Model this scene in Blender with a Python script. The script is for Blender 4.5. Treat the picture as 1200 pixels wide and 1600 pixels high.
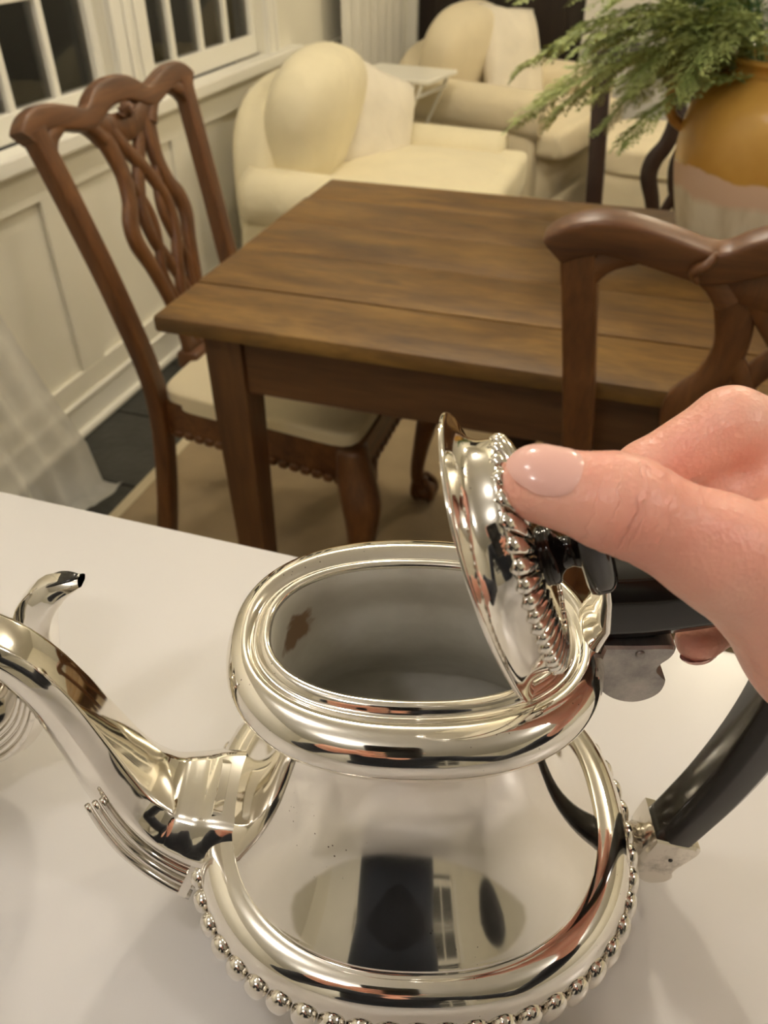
import bpy, bmesh, math, random
import numpy as np
from mathutils import Vector, Matrix
for o in list(bpy.data.objects): bpy.data.objects.remove(o)
SC = bpy.context.scene
COL = SC.collection
rnd = random.Random(7)
PI = math.pi

# ------------------------------------------------------------------ camera
F = 1250.0
PITCH, ROLL, YAW = [math.radians(a) for a in (38.06, 0.243, -18.305)]
CAM = np.array([0.0, 0.0, 1.25])
_cy, _sy = math.cos(YAW), math.sin(YAW)
_f = np.array([_sy*math.cos(PITCH), _cy*math.cos(PITCH), -math.sin(PITCH)])
_r = np.array([_cy, -_sy, 0.0]); _d = np.cross(_f, _r)
_c, _s = math.cos(ROLL), math.sin(ROLL)
CX, CY, CZ = _c*_r+_s*_d, -_s*_r+_c*_d, _f          # right, down, forward
cd = bpy.data.cameras.new('camera'); cam = bpy.data.objects.new('camera', cd); COL.objects.link(cam)
cd.sensor_fit = 'HORIZONTAL'; cd.sensor_width = 36.0; cd.lens = 36.0*F/1200.0
cd.clip_start = 0.01; cd.clip_end = 60
CAMROT = Matrix([[CX[i], -CY[i], -CZ[i]] for i in range(3)])
cam.matrix_world = Matrix.Translation(CAM) @ CAMROT.to_4x4()
cd.dof.use_dof = True; cd.dof.focus_distance = 0.25; cd.dof.aperture_fstop = 26
SC.camera = cam
SC.view_settings.view_transform = 'Standard'
try: SC.view_settings.look = 'None'
except Exception: pass
SC.view_settings.gamma = 1.0
SC.view_settings.use_curve_mapping = False
SC.view_settings.exposure = 0.0
try:
    SC.cycles.max_bounces = 8; SC.cycles.diffuse_bounces = 4; SC.cycles.glossy_bounces = 5; SC.cycles.transparent_max_bounces = 8
except Exception: pass
# ------------------------------------------------------------------ world: night outside
W = bpy.data.worlds.new('night'); SC.world = W; W.use_nodes = True
W.node_tree.nodes['Background'].inputs[0].default_value = (0.045, 0.041, 0.034, 1)
W.node_tree.nodes['Background'].inputs[1].default_value = 1.0
# unseen ceiling lamps, globes added to light the ceiling (built further down): x, y, watts, colour
LAMPS = [(-0.32, -0.85, 14.0, (1, .95, .93)), (1.45, 0.05, 19, (1, .93, .89)), (-0.64, 0.06, 8.0, (1, .95, .93)),
         (0.95, 1.75, 20, (1, .88, .68)), (0.55, 3.75, 39, (1, .87, .64)), (-0.62, 1.78, 33, (1, .91, .76))]  # last lamp is put near the left wall to brighten it
CEIL = 2.50

# ------------------------------------------------------------------ helpers
def tag(o, label=None, cat=None, group=None, kind=None):
    if label: o['label'] = label
    if cat: o['category'] = cat
    if group: o['group'] = group
    if kind: o['kind'] = kind
    return o
def empty(name, loc, rz=0.0, label=None, cat=None, group=None):
    o = bpy.data.objects.new(name, None); COL.objects.link(o)
    o.empty_display_size = .05
    o.location = loc; o.rotation_euler = (0, 0, rz)
    return tag(o, label, cat, group)
def obj(name, V, Fc, mat, parent=None, smooth=True, flat_angle=None):
    me = bpy.data.meshes.new(name)
    me.from_pydata([tuple(float(c) for c in v) for v in V], [], [tuple(int(i) for i in f) for f in Fc])
    me.update()
    mats = mat if isinstance(mat, (list, tuple)) else [mat]
    for m in mats: me.materials.append(m)
    if smooth:
        me.polygons.foreach_set('use_smooth', [True]*len(me.polygons))
        if flat_angle:
            try: me.set_sharp_from_angle(angle=math.radians(flat_angle))
            except Exception: pass
    o = bpy.data.objects.new(name, me); COL.objects.link(o)
    if parent: o.parent = parent
    return o
class MB:
    """collects geometry for one mesh"""
    def __init__(s): s.V = []; s.F = []
    def add(s, V, Fc):
        b = len(s.V); s.V += [tuple(v) for v in V]; s.F += [tuple(i+b for i in f) for f in Fc]; return s
    def box(s, a, b, bev=0.0):
        V, Fc = boxg(a, b, bev); return s.add(V, Fc)
    def build(s, name, mat, parent=None, smooth=False, flat_angle=None):
        return obj(name, s.V, s.F, mat, parent, smooth, flat_angle)
def boxg(a, b, bev=0.0):
    x0, y0, z0 = [min(a[i], b[i]) for i in range(3)]; x1, y1, z1 = [max(a[i], b[i]) for i in range(3)]
    if bev <= 0:
        V = [(x, y, z) for z in (z0, z1) for y in (y0, y1) for x in (x0, x1)]
        return V, [(0, 2, 3, 1), (4, 5, 7, 6), (0, 1, 5, 4), (2, 6, 7, 3), (0, 4, 6, 2), (1, 3, 7, 5)]
    bm = bmesh.new(); bmesh.ops.create_cube(bm, size=1)
    for v in bm.verts:
        v.co = Vector(((x0+x1)/2+v.co.x*(x1-x0), (y0+y1)/2+v.co.y*(y1-y0), (z0+z1)/2+v.co.z*(z1-z0)))
    bmesh.ops.bevel(bm, geom=list(bm.edges), offset=bev, segments=2, affect='EDGES', profile=.5)
    bm.verts.index_update()
    V = [tuple(v.co) for v in bm.verts]; Fc = [tuple(v.index for v in f.verts) for f in bm.faces]; bm.free()
    return V, Fc
def catmull(P, n):
    P = np.array(P, float); Q = np.vstack([2*P[0]-P[1], P, 2*P[-1]-P[-2]]); out = []
    for i in range(1, len(Q)-2):
        for k in range(n):
            t = k/n
            out.append(.5*((2*Q[i])+(-Q[i-1]+Q[i+1])*t+(2*Q[i-1]-5*Q[i]+4*Q[i+1]-Q[i+2])*t*t+(-Q[i-1]+3*Q[i]-3*Q[i+1]+Q[i+2])*t**3))
    out.append(P[-1]); return np.array(out)
def sgnpow(x, e): return math.copysign(abs(x)**e, x)
def sweep(path, W_, H_, side, n=12, e=2.0, cap=True, rot=0.0, sect=None):
    """sweep a superellipse section; `side` = vector of half-width W direction"""
    P = np.array(path, float); N = len(P)
    W_ = np.broadcast_to(W_, (N,)); H_ = np.broadcast_to(H_, (N,))
    V = []
    for i in range(N):
        t = P[min(i+1, N-1)]-P[max(i-1, 0)]; t /= np.linalg.norm(t)+1e-12
        s_ = np.array(side[i] if np.ndim(side) == 2 else side, float); s_ = s_-t*np.dot(s_, t); s_ /= np.linalg.norm(s_)+1e-12
        u = np.cross(t, s_)
        for k in range(n):
            if sect is not None: a, b = sect[k]
            else:
                th = 2*PI*k/n+rot; a, b = sgnpow(math.cos(th), 2/e), sgnpow(math.sin(th), 2/e)
            V.append(P[i]+s_*W_[i]*a+u*H_[i]*b)
    Fc = [(i*n+k, i*n+(k+1) % n, (i+1)*n+(k+1) % n, (i+1)*n+k) for i in range(N-1) for k in range(n)]
    if cap: Fc += [tuple(range(n-1, -1, -1)), tuple((N-1)*n+k for k in range(n))]
    return V, Fc
def tube(path, r, n=8): 
    P = np.array(path, float); t = P[-1]-P[0]; s = np.cross(t, (0, 0, 1.)); 
    if np.linalg.norm(s) < 1e-6: s = np.array([1., 0, 0])
    return sweep(P, r, r, s, n)
def lathe(prof, n=48, ne=2.0, c=(0, 0, 0), capb=False, capt=False):
    """prof rows: (A, B, z) superellipse rings"""
    V = []; e = 2/ne
    for A, B, z in prof:
        for k in range(n):
            th = 2*PI*k/n
            V.append((c[0]+A*sgnpow(math.cos(th), e), c[1]+B*sgnpow(math.sin(th), e), c[2]+z))
    Fc = [(i*n+k, i*n+(k+1) % n, (i+1)*n+(k+1) % n, (i+1)*n+k) for i in range(len(prof)-1) for k in range(n)]
    if capb: Fc.append(tuple(range(n-1, -1, -1)))
    if capt: Fc.append(tuple((len(prof)-1)*n+k for k in range(n)))
    return V, Fc
def softbox(c, h, e=4.0, n=14, bulge=None):
    """rounded, upholstered-looking block: superellipsoid on a cube grid"""
    V = []; idx = {}; Fc = []
    def vid(p):
        k = tuple(round(q, 5) for q in p)
        if k not in idx:
            q = np.array(p, float); m = (abs(q)**e).sum()**(1/e); q = q/m
            if bulge: q = bulge(q)
            idx[k] = len(V); V.append((c[0]+q[0]*h[0], c[1]+q[1]*h[1], c[2]+q[2]*h[2]))
        return idx[k]
    g = np.linspace(-1, 1, n+1)
    for ax in range(3):
        for sg in (-1, 1):
            for i in range(n):
                for j in range(n):
                    q = []
                    for (a, b) in ((i, j), (i+1, j), (i+1, j+1), (i, j+1)):
                        p = [0, 0, 0]; p[ax] = sg; p[(ax+1) % 3] = g[a]; p[(ax+2) % 3] = g[b]; q.append(vid(p))
                    Fc.append(tuple(q if sg > 0 else q[::-1]))
    return V, Fc
def xf(V, M):
    return [tuple(M @ Vector(v)) for v in V]
def copy_tree(o, parent=None):
    c = o.copy(); COL.objects.link(c); c.parent = parent
    for ch in list(o.children): copy_tree(ch, c)
    return c
def surfnet(f, org, h):
    """naive surface nets: f<0 inside"""
    ins = f < 0; nx, ny, nz = f.shape
    cnt = np.zeros((nx-1, ny-1, nz-1), np.int32); acc = np.zeros((nx-1, ny-1, nz-1, 3), np.float32); ne = np.zeros((nx-1, ny-1, nz-1), np.float32)
    offs = [(i, j, k) for i in (0, 1) for j in (0, 1) for k in (0, 1)]
    def sl(o, a=f): return a[o[0]:nx-1+o[0], o[1]:ny-1+o[1], o[2]:nz-1+o[2]]
    for o in offs: cnt += sl(o, ins)
    act = (cnt > 0) & (cnt < 8)
    I = np.argwhere(act)
    acc = np.zeros((len(I), 3)); ne = np.zeros(len(I))
    for o in offs:
        for ax in range(3):
            if o[ax]: continue
            p = list(o); p[ax] = 1
            a = f[I[:, 0]+o[0], I[:, 1]+o[1], I[:, 2]+o[2]]; b = f[I[:, 0]+p[0], I[:, 1]+p[1], I[:, 2]+p[2]]
            m = (a < 0) != (b < 0); t = np.where(m, a/(a-b+1e-20), 0)
            q = np.tile(np.array(o, float), (len(I), 1)); q[:, ax] += t
            acc[m] += q[m]; ne[m] += 1
    V = np.array(org)+h*(I+acc/ne[:, None])
    ID = -np.ones(act.shape, np.int64); ID[act] = np.arange(len(I))
    Fc = []
    for ax in range(3):
        a = ins; s0 = [slice(1, -1)]*3; s1 = [slice(1, -1)]*3
        s0[ax] = slice(0, -1); s1[ax] = slice(1, None)
        d = a[tuple(s0)].astype(np.int8)-a[tuple(s1)].astype(np.int8)
        E = np.argwhere(d != 0); sg = d[d != 0]
        off = np.array([1, 1, 1]); off[ax] = 0; E = E+off
        b, c = (ax+1) % 3, (ax+2) % 3
        def g(db, dc):
            q = E.copy(); q[:, b] += db; q[:, c] += dc; return ID[q[:, 0], q[:, 1], q[:, 2]]
        Q = np.stack([g(-1, -1), g(0, -1), g(0, 0), g(-1, 0)], 1)
        Q[sg < 0] = Q[sg < 0][:, ::-1]; Fc.append(Q)
    return V, np.vstack(Fc)
def cone_sdf(X, a, b, ra, rb, flat=None):
    a = np.array(a, np.float32); b = np.array(b, np.float32); ab = b-a
    d = X-a; t = np.clip((d@ab)/(ab@ab), 0, 1)
    q = d-t[..., None]*ab
    if flat is not None:
        n_, k = flat; n_ = np.array(n_, np.float32); n_ /= np.linalg.norm(n_)
        q = q+(q@n_)[..., None]*n_*(k-1)
    return np.sqrt((q*q).sum(-1))-(ra+(rb-ra)*t)
def smin(a, b, k):
    h = np.maximum(k-np.abs(a-b), 0)/k; return np.minimum(a, b)-h*h*k*.25

# ------------------------------------------------------------------ materials
def nodes(name):
    m = bpy.data.materials.new(name); m.use_nodes = True
    nt = m.node_tree; return m, nt, nt.nodes['Principled BSDF']
def setp(b, **k):
    for n_, v in k.items():
        n_ = n_.replace('_', ' ')
        if n_ in b.inputs: b.inputs[n_].default_value = v
def N(nt, t, **k):
    n_ = nt.nodes.new(t)
    for a, v in k.items(): setattr(n_, a, v)
    return n_
def ramp(nt, stops):
    r = N(nt, 'ShaderNodeValToRGB'); e = r.color_ramp.elements
    while len(e) < len(stops): e.new(.5)
    for i, (p, c) in enumerate(stops): e[i].position = p; e[i].color = (*c, 1)
    return r
def coord(nt, scale=(1, 1, 1), kind='Object'):
    tc = N(nt, 'ShaderNodeTexCoord'); mp = N(nt, 'ShaderNodeMapping'); mp.inputs['Scale'].default_value = scale
    nt.links.new(tc.outputs[kind], mp.inputs['Vector']); return mp
def bump(nt, b, src, strength, dist=.01):
    bp = N(nt, 'ShaderNodeBump'); bp.inputs['Strength'].default_value = strength; bp.inputs['Distance'].default_value = dist
    nt.links.new(src, bp.inputs['Height']); nt.links.new(bp.outputs[0], b.inputs['Normal'])
def paint(name, col, rough=.5, var=.04, bscale=60, bstr=.04, scale=3.0, metallic=0.0):
    m, nt, b = nodes(name); mp = coord(nt)
    nz = N(nt, 'ShaderNodeTexNoise'); nz.inputs['Scale'].default_value = scale; nz.inputs['Detail'].default_value = 4
    nt.links.new(mp.outputs[0], nz.inputs['Vector'])
    r = ramp(nt, [(.3, tuple(c*(1-var) for c in col)), (.7, tuple(min(1, c*(1+var)) for c in col))])
    nt.links.new(nz.outputs[0], r.inputs[0]); nt.links.new(r.outputs[0], b.inputs['Base Color'])
    n2 = N(nt, 'ShaderNodeTexNoise'); n2.inputs['Scale'].default_value = bscale; nt.links.new(mp.outputs[0], n2.inputs['Vector'])
    if bstr: bump(nt, b, n2.outputs[0], bstr)
    setp(b, Roughness=rough, Metallic=metallic); return m
def wood(name, dark, mid, light, axis=0, scale=1.0, rough=.4, knots=False, coat=0.0, along=.9):
    m, nt, b = nodes(name); sc = [9*scale]*3; sc[axis] = along*scale
    tc = N(nt, 'ShaderNodeTexCoord'); oi = N(nt, 'ShaderNodeObjectInfo')
    add = N(nt, 'ShaderNodeVectorMath', operation='ADD'); mul = N(nt, 'ShaderNodeVectorMath', operation='SCALE'); mul.inputs['Scale'].default_value = 7.0
    cmb = N(nt, 'ShaderNodeCombineXYZ')
    for i in range(3): nt.links.new(oi.outputs['Random'], cmb.inputs[i])
    nt.links.new(cmb.outputs[0], mul.inputs[0]); nt.links.new(tc.outputs['Object'], add.inputs[0]); nt.links.new(mul.outputs[0], add.inputs[1])
    mp = N(nt, 'ShaderNodeMapping'); mp.inputs['Scale'].default_value = sc; nt.links.new(add.outputs[0], mp.inputs[0])
    n1 = N(nt, 'ShaderNodeTexNoise'); n1.inputs['Scale'].default_value = 2.2; n1.inputs['Detail'].default_value = 8; n1.inputs['Roughness'].default_value = .62; n1.inputs['Distortion'].default_value = .6
    nt.links.new(mp.outputs[0], n1.inputs['Vector'])
    r = ramp(nt, [(.28, dark), (.5, mid), (.74, light)]); nt.links.new(n1.outputs[0], r.inputs[0])
    n3 = N(nt, 'ShaderNodeTexNoise'); n3.inputs['Scale'].default_value = 16; n3.inputs['Detail'].default_value = 5; nt.links.new(mp.outputs[0], n3.inputs['Vector'])
    mx = N(nt, 'ShaderNodeMix', data_type='RGBA', blend_type='MULTIPLY'); mx.inputs[0].default_value = .45
    r3 = ramp(nt, [(.35, (.45, .42, .4)), (.6, (1, 1, 1))]); nt.links.new(n3.outputs[0], r3.inputs[0])
    nt.links.new(r.outputs[0], mx.inputs[6]); nt.links.new(r3.outputs[0], mx.inputs[7])
    out = mx.outputs[2]
    if knots:
        vo = N(nt, 'ShaderNodeTexVoronoi'); vo.inputs['Scale'].default_value = 3.1
        mp2 = N(nt, 'ShaderNodeMapping'); mp2.inputs['Scale'].default_value = (1.0, 2.0, .1); nt.links.new(add.outputs[0], mp2.inputs[0]); nt.links.new(mp2.outputs[0], vo.inputs['Vector'])
        rk = ramp(nt, [(.05, (.14, .12, .10)), (.12, (1, 1, 1))]); nt.links.new(vo.outputs['Distance'], rk.inputs[0])
        m2 = N(nt, 'ShaderNodeMix', data_type='RGBA', blend_type='MULTIPLY'); m2.inputs[0].default_value = .8
        nt.links.new(out, m2.inputs[6]); nt.links.new(rk.outputs[0], m2.inputs[7]); out = m2.outputs[2]
    nt.links.new(out, b.inputs['Base Color'])
    bump(nt, b, n3.outputs[0], .12, .004)
    setp(b, Roughness=rough, Coat_Weight=coat, Coat_Roughness=.25); return m
def silver(name, col, rough, tarnish=.0, tcol=(.25, .22, .2), scale=60, bs=0.0):
    m, nt, b = nodes(name); mp = coord(nt)
    nz = N(nt, 'ShaderNodeTexNoise'); nz.inputs['Scale'].default_value = scale; nz.inputs['Detail'].default_value = 7; nz.inputs['Roughness'].default_value = .65
    nt.links.new(mp.outputs[0], nz.inputs['Vector'])
    r = ramp(nt, [(.28, tcol), (.40+.18*tarnish, col)]) if tarnish else ramp(nt, [(.2, tuple(c*.93 for c in col)), (.8, col)])
    nt.links.new(nz.outputs[0], r.inputs[0]); nt.links.new(r.outputs[0], b.inputs['Base Color'])
    rr = N(nt, 'ShaderNodeMapRange'); rr.inputs[1].default_value = .3; rr.inputs[2].default_value = .7; rr.inputs[3].default_value = rough*1.6; rr.inputs[4].default_value = rough*.7
    nt.links.new(nz.outputs[0], rr.inputs[0]); nt.links.new(rr.outputs[0], b.inputs['Roughness'])
    setp(b, Metallic=1.0)
    vo = N(nt, 'ShaderNodeTexVoronoi'); vo.inputs['Scale'].default_value = 420; nt.links.new(mp.outputs[0], vo.inputs['Vector'])
    nm = N(nt, 'ShaderNodeTexNoise'); nm.inputs['Scale'].default_value = 22; nm.inputs['Detail'].default_value = 3; nt.links.new(mp.outputs[0], nm.inputs['Vector'])
    th = N(nt, 'ShaderNodeMapRange'); th.inputs[1].default_value = .52; th.inputs[2].default_value = .75; th.inputs[3].default_value = .0; th.inputs[4].default_value = .20; nt.links.new(nm.outputs[0], th.inputs[0])
    lt = N(nt, 'ShaderNodeMath', operation='LESS_THAN'); nt.links.new(vo.outputs['Distance'], lt.inputs[0]); nt.links.new(th.outputs[0], lt.inputs[1])
    mxp = N(nt, 'ShaderNodeMix', data_type='RGBA'); mxp.inputs[7].default_value = (.16, .13, .11, 1); nt.links.new(lt.outputs[0], mxp.inputs[0]); nt.links.new(r.outputs[0], mxp.inputs[6]); nt.links.new(mxp.outputs[2], b.inputs['Base Color'])
    if bs:
        n2 = N(nt, 'ShaderNodeTexNoise'); n2.inputs['Scale'].default_value = 28; n2.inputs['Detail'].default_value = 2; nt.links.new(mp.outputs[0], n2.inputs['Vector'])
        bump(nt, b, n2.outputs[0], bs, .002)
    return m
def fabric(name, col, rough=.95, var=.05, weave=350, bstr=.15, fold=0.0):
    m, nt, b = nodes(name); mp = coord(nt)
    n1 = N(nt, 'ShaderNodeTexNoise'); n1.inputs['Scale'].default_value = 7; n1.inputs['Detail'].default_value = 3; nt.links.new(mp.outputs[0], n1.inputs['Vector'])
    r = ramp(nt, [(.3, tuple(c*(1-var) for c in col)), (.7, tuple(min(1, c*(1+var)) for c in col))]); nt.links.new(n1.outputs[0], r.inputs[0]); nt.links.new(r.outputs[0], b.inputs['Base Color'])
    n2 = N(nt, 'ShaderNodeTexNoise'); n2.inputs['Scale'].default_value = weave; nt.links.new(mp.outputs[0], n2.inputs['Vector'])
    b1 = N(nt, 'ShaderNodeBump'); b1.inputs['Strength'].default_value = bstr; b1.inputs['Distance'].default_value = .002; nt.links.new(n2.outputs[0], b1.inputs['Height'])
    n3 = N(nt, 'ShaderNodeTexNoise'); n3.inputs['Scale'].default_value = 9; n3.inputs['Distortion'].default_value = 1.2; nt.links.new(mp.outputs[0], n3.inputs['Vector'])
    b2 = N(nt, 'ShaderNodeBump'); b2.inputs['Strength'].default_value = fold; b2.inputs['Distance'].default_value = .03; nt.links.new(n3.outputs[0], b2.inputs['Height'])
    nt.links.new(b1.outputs[0], b2.inputs['Normal']); nt.links.new(b2.outputs[0], b.inputs['Normal'])
    setp(b, Roughness=rough, Sheen_Weight=.2); return m

M_wall = paint('cream wall paint', (.84, .80, .67), .45, .03)
M_trim = paint('white trim paint', (.88, .85, .75), .32, .02)
M_back = paint('pale grey wall paint', (.70, .68, .60), .5, .03)
M_ceil = paint('ceiling paint', (.80, .78, .72), .7, .02)
M_slate = paint('dark slate', (.028, .028, .024), .42, .35, 40, .25, 9)
M_grout = paint('grout', (.06, .055, .045), .9, .15)
M_rug = fabric('brown sisal rug', (.27, .195, .105), .95, .16, 180, .5)
M_bind = fabric('pale rug binding', (.55, .46, .30), .95, .05, 200, .3)
M_table = wood('oiled pine table', (.072, .033, .006), (.165, .082, .015), (.265, .145, .032), 0, .75, .52, True, .0, 2.2)
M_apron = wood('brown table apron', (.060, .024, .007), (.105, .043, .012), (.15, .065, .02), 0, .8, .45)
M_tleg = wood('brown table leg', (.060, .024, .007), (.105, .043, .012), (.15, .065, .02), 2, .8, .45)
M_chair = wood('mahogany chair', (.065, .022, .006), (.135, .050, .013), (.205, .083, .024), 2, 1.2, .42, False, .10)
M_chairx = wood('mahogany crest', (.068, .024, .007), (.140, .053, .014), (.210, .087, .026), 0, 1.2, .42, False, .10)
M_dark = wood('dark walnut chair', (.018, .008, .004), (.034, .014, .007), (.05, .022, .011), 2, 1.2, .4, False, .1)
M_seat = fabric('cream chair seat', (.78, .67, .44), .9, .04)
M_slip = fabric('cream slipcover', (.85, .76, .52), .95, .04, 300, .2, .25)
M_slip2 = fabric('cream slipcover linen', (.78, .68, .47), .95, .04, 300, .2, .25)
M_lace = fabric('white embroidered linen', (.83, .76, .62), .9, .08, 90, .6, .35)
M_counter = paint('white countertop', (.715, .69, .665), .28, .012, 90, .01, 5)
M_cab = paint('white cabinet paint', (.74, .70, .60), .4, .02)
M_silver = silver('polished silver plate', (.87, .835, .77), .05, 0, (.40, .34, .28), 60)
M_silver2 = silver('worn silver plate', (.82, .785, .72), .12, .35, (.34, .31, .28), 70)
M_tarn = silver('tarnished silver', (.50, .47, .44), .36, 1.0, (.15, .15, .16), 40)
M_black = paint('black bakelite', (.012, .011, .010), .17, .1, 80, .0)
M_glossblack = paint('glossy black finial', (.010, .007, .006), .09, .1, 80, .0)
M_skin = None
def mk_skin():
    m, nt, b = nodes('skin'); mp = coord(nt)
    n1 = N(nt, 'ShaderNodeTexNoise'); n1.inputs['Scale'].default_value = 38; n1.inputs['Detail'].default_value = 6; nt.links.new(mp.outputs[0], n1.inputs['Vector'])
    r = ramp(nt, [(.30, (.82, .36, .27)), (.52, (.88, .46, .345)), (.72, (.93, .55, .43))]); nt.links.new(n1.outputs[0], r.inputs[0])
    nw = N(nt, 'ShaderNodeTexNoise'); nw.inputs['Scale'].default_value = 130; nw.inputs['Detail'].default_value = 3; nt.links.new(mp.outputs[0], nw.inputs['Vector'])
    tot = None
    for an, stops in (('thumb', [.16, .33, .49, .56, .80]), ('index', [.36, .50, .56])):
        at = N(nt, 'ShaderNodeAttribute'); at.attribute_name = an+'_t'
        aw = N(nt, 'ShaderNodeAttribute'); aw.attribute_name = an+'_w'
        ma = N(nt, 'ShaderNodeMath', operation='MULTIPLY_ADD'); ma.inputs[1].default_value = .26; nt.links.new(nw.outputs[0], ma.inputs[0]); nt.links.new(at.outputs['Fac'], ma.inputs[2])
        sub = N(nt, 'ShaderNodeMath', operation='SUBTRACT'); sub.inputs[1].default_value = .13; nt.links.new(ma.outputs[0], sub.inputs[0])
        st = [(0, (0, 0, 0))]
        for k, c_ in enumerate(stops):
            v = (.35, .5, 1, .6, .5)[k] if an == 'thumb' else (.5, 1, .6)[k]
            st += [(c_-.014, (0, 0, 0)), (c_, (v, v, v)), (c_+.014, (0, 0, 0))]
        rc = ramp(nt, st); nt.links.new(sub.outputs[0], rc.inputs[0])
        mu = N(nt, 'ShaderNodeMath', operation='MULTIPLY'); nt.links.new(rc.outputs[0], mu.inputs[0]); nt.links.new(aw.outputs['Fac'], mu.inputs[1])
        nb = N(nt, 'ShaderNodeTexNoise'); nb.inputs['Scale'].default_value = 110; nt.links.new(mp.outputs[0], nb.inputs['Vector'])
        nr = N(nt, 'ShaderNodeMapRange'); nr.inputs[1].default_value = .40; nr.inputs[2].default_value = .62; nt.links.new(nb.outputs[0], nr.inputs[0])
        m_2 = N(nt, 'ShaderNodeMath', operation='MULTIPLY'); nt.links.new(mu.outputs[0], m_2.inputs[0]); nt.links.new(nr.outputs[0], m_2.inputs[1]); mu = m_2
        if tot is None: tot = mu.outputs[0]
        else:
            ad = N(nt, 'ShaderNodeMath', operation='ADD'); nt.links.new(tot, ad.inputs[0]); nt.links.new(mu.outputs[0], ad.inputs[1]); tot = ad.outputs[0]
    mx = N(nt, 'ShaderNodeMix', data_type='RGBA'); nt.links.new(r.outputs[0], mx.inputs[6]); mx.inputs[7].default_value = (.55, .20, .14, 1)
    mf = N(nt, 'ShaderNodeMath', operation='MULTIPLY'); mf.inputs[1].default_value = .30; nt.links.new(tot, mf.inputs[0]); nt.links.new(mf.outputs[0], mx.inputs[0])
    nt.links.new(mx.outputs[2], b.inputs['Base Color'])
    n2 = N(nt, 'ShaderNodeTexVoronoi'); n2.inputs['Scale'].default_value = 850; nt.links.new(mp.outputs[0], n2.inputs['Vector'])
    b1 = N(nt, 'ShaderNodeBump'); b1.inputs['Strength'].default_value = .22; b1.inputs['Distance'].default_value = .0006; nt.links.new(n2.outputs['Distance'], b1.inputs['Height'])
    n4 = N(nt, 'ShaderNodeTexNoise'); n4.inputs['Scale'].default_value = 260; n4.inputs['Detail'].default_value = 4; nt.links.new(mp.outputs[0], n4.inputs['Vector'])
    b3 = N(nt, 'ShaderNodeBump'); b3.inputs['Strength'].default_value = .25; b3.inputs['Distance'].default_value = .0012; nt.links.new(n4.outputs[0], b3.inputs['Height']); nt.links.new(b1.outputs[0], b3.inputs['Normal'])
    b2 = N(nt, 'ShaderNodeBump'); b2.invert = True; b2.inputs['Strength'].default_value = .5; b2.inputs['Distance'].default_value = .0012; nt.links.new(tot, b2.inputs['Height']); nt.links.new(b3.outputs[0], b2.inputs['Normal'])
    nt.links.new(b2.outputs[0], b.inputs['Normal'])
    setp(b, Roughness=.38, Subsurface_Weight=.18, Subsurface_Scale=.004); b.inputs['Subsurface Radius'].default_value = (1.0, .35, .2)
    return m
M_skin = mk_skin()
M_nail = paint('pink gel nail', (.88, .52, .44), .16, .02, 60, 0)
M_sweater = fabric('navy sweater', (.012, .014, .022), .95, .2, 250, .5, .4)
M_jeans = fabric('dark denim', (.02, .025, .04), .9, .2)
M_hair = paint('brown hair', (.06, .03, .015), .5, .3, 200, .4)
M_shoe = paint('black shoe leather', (.012, .011, .01), .4, .1)
M_phone = paint('black phone glass', (.01, .01, .012), .08, .02, 50, 0)
M_dkdoor = wood('dark stained door', (.010, .006, .004), (.018, .010, .006), (.028, .016, .01), 2, .8, .4)
M_glaze = None
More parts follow.
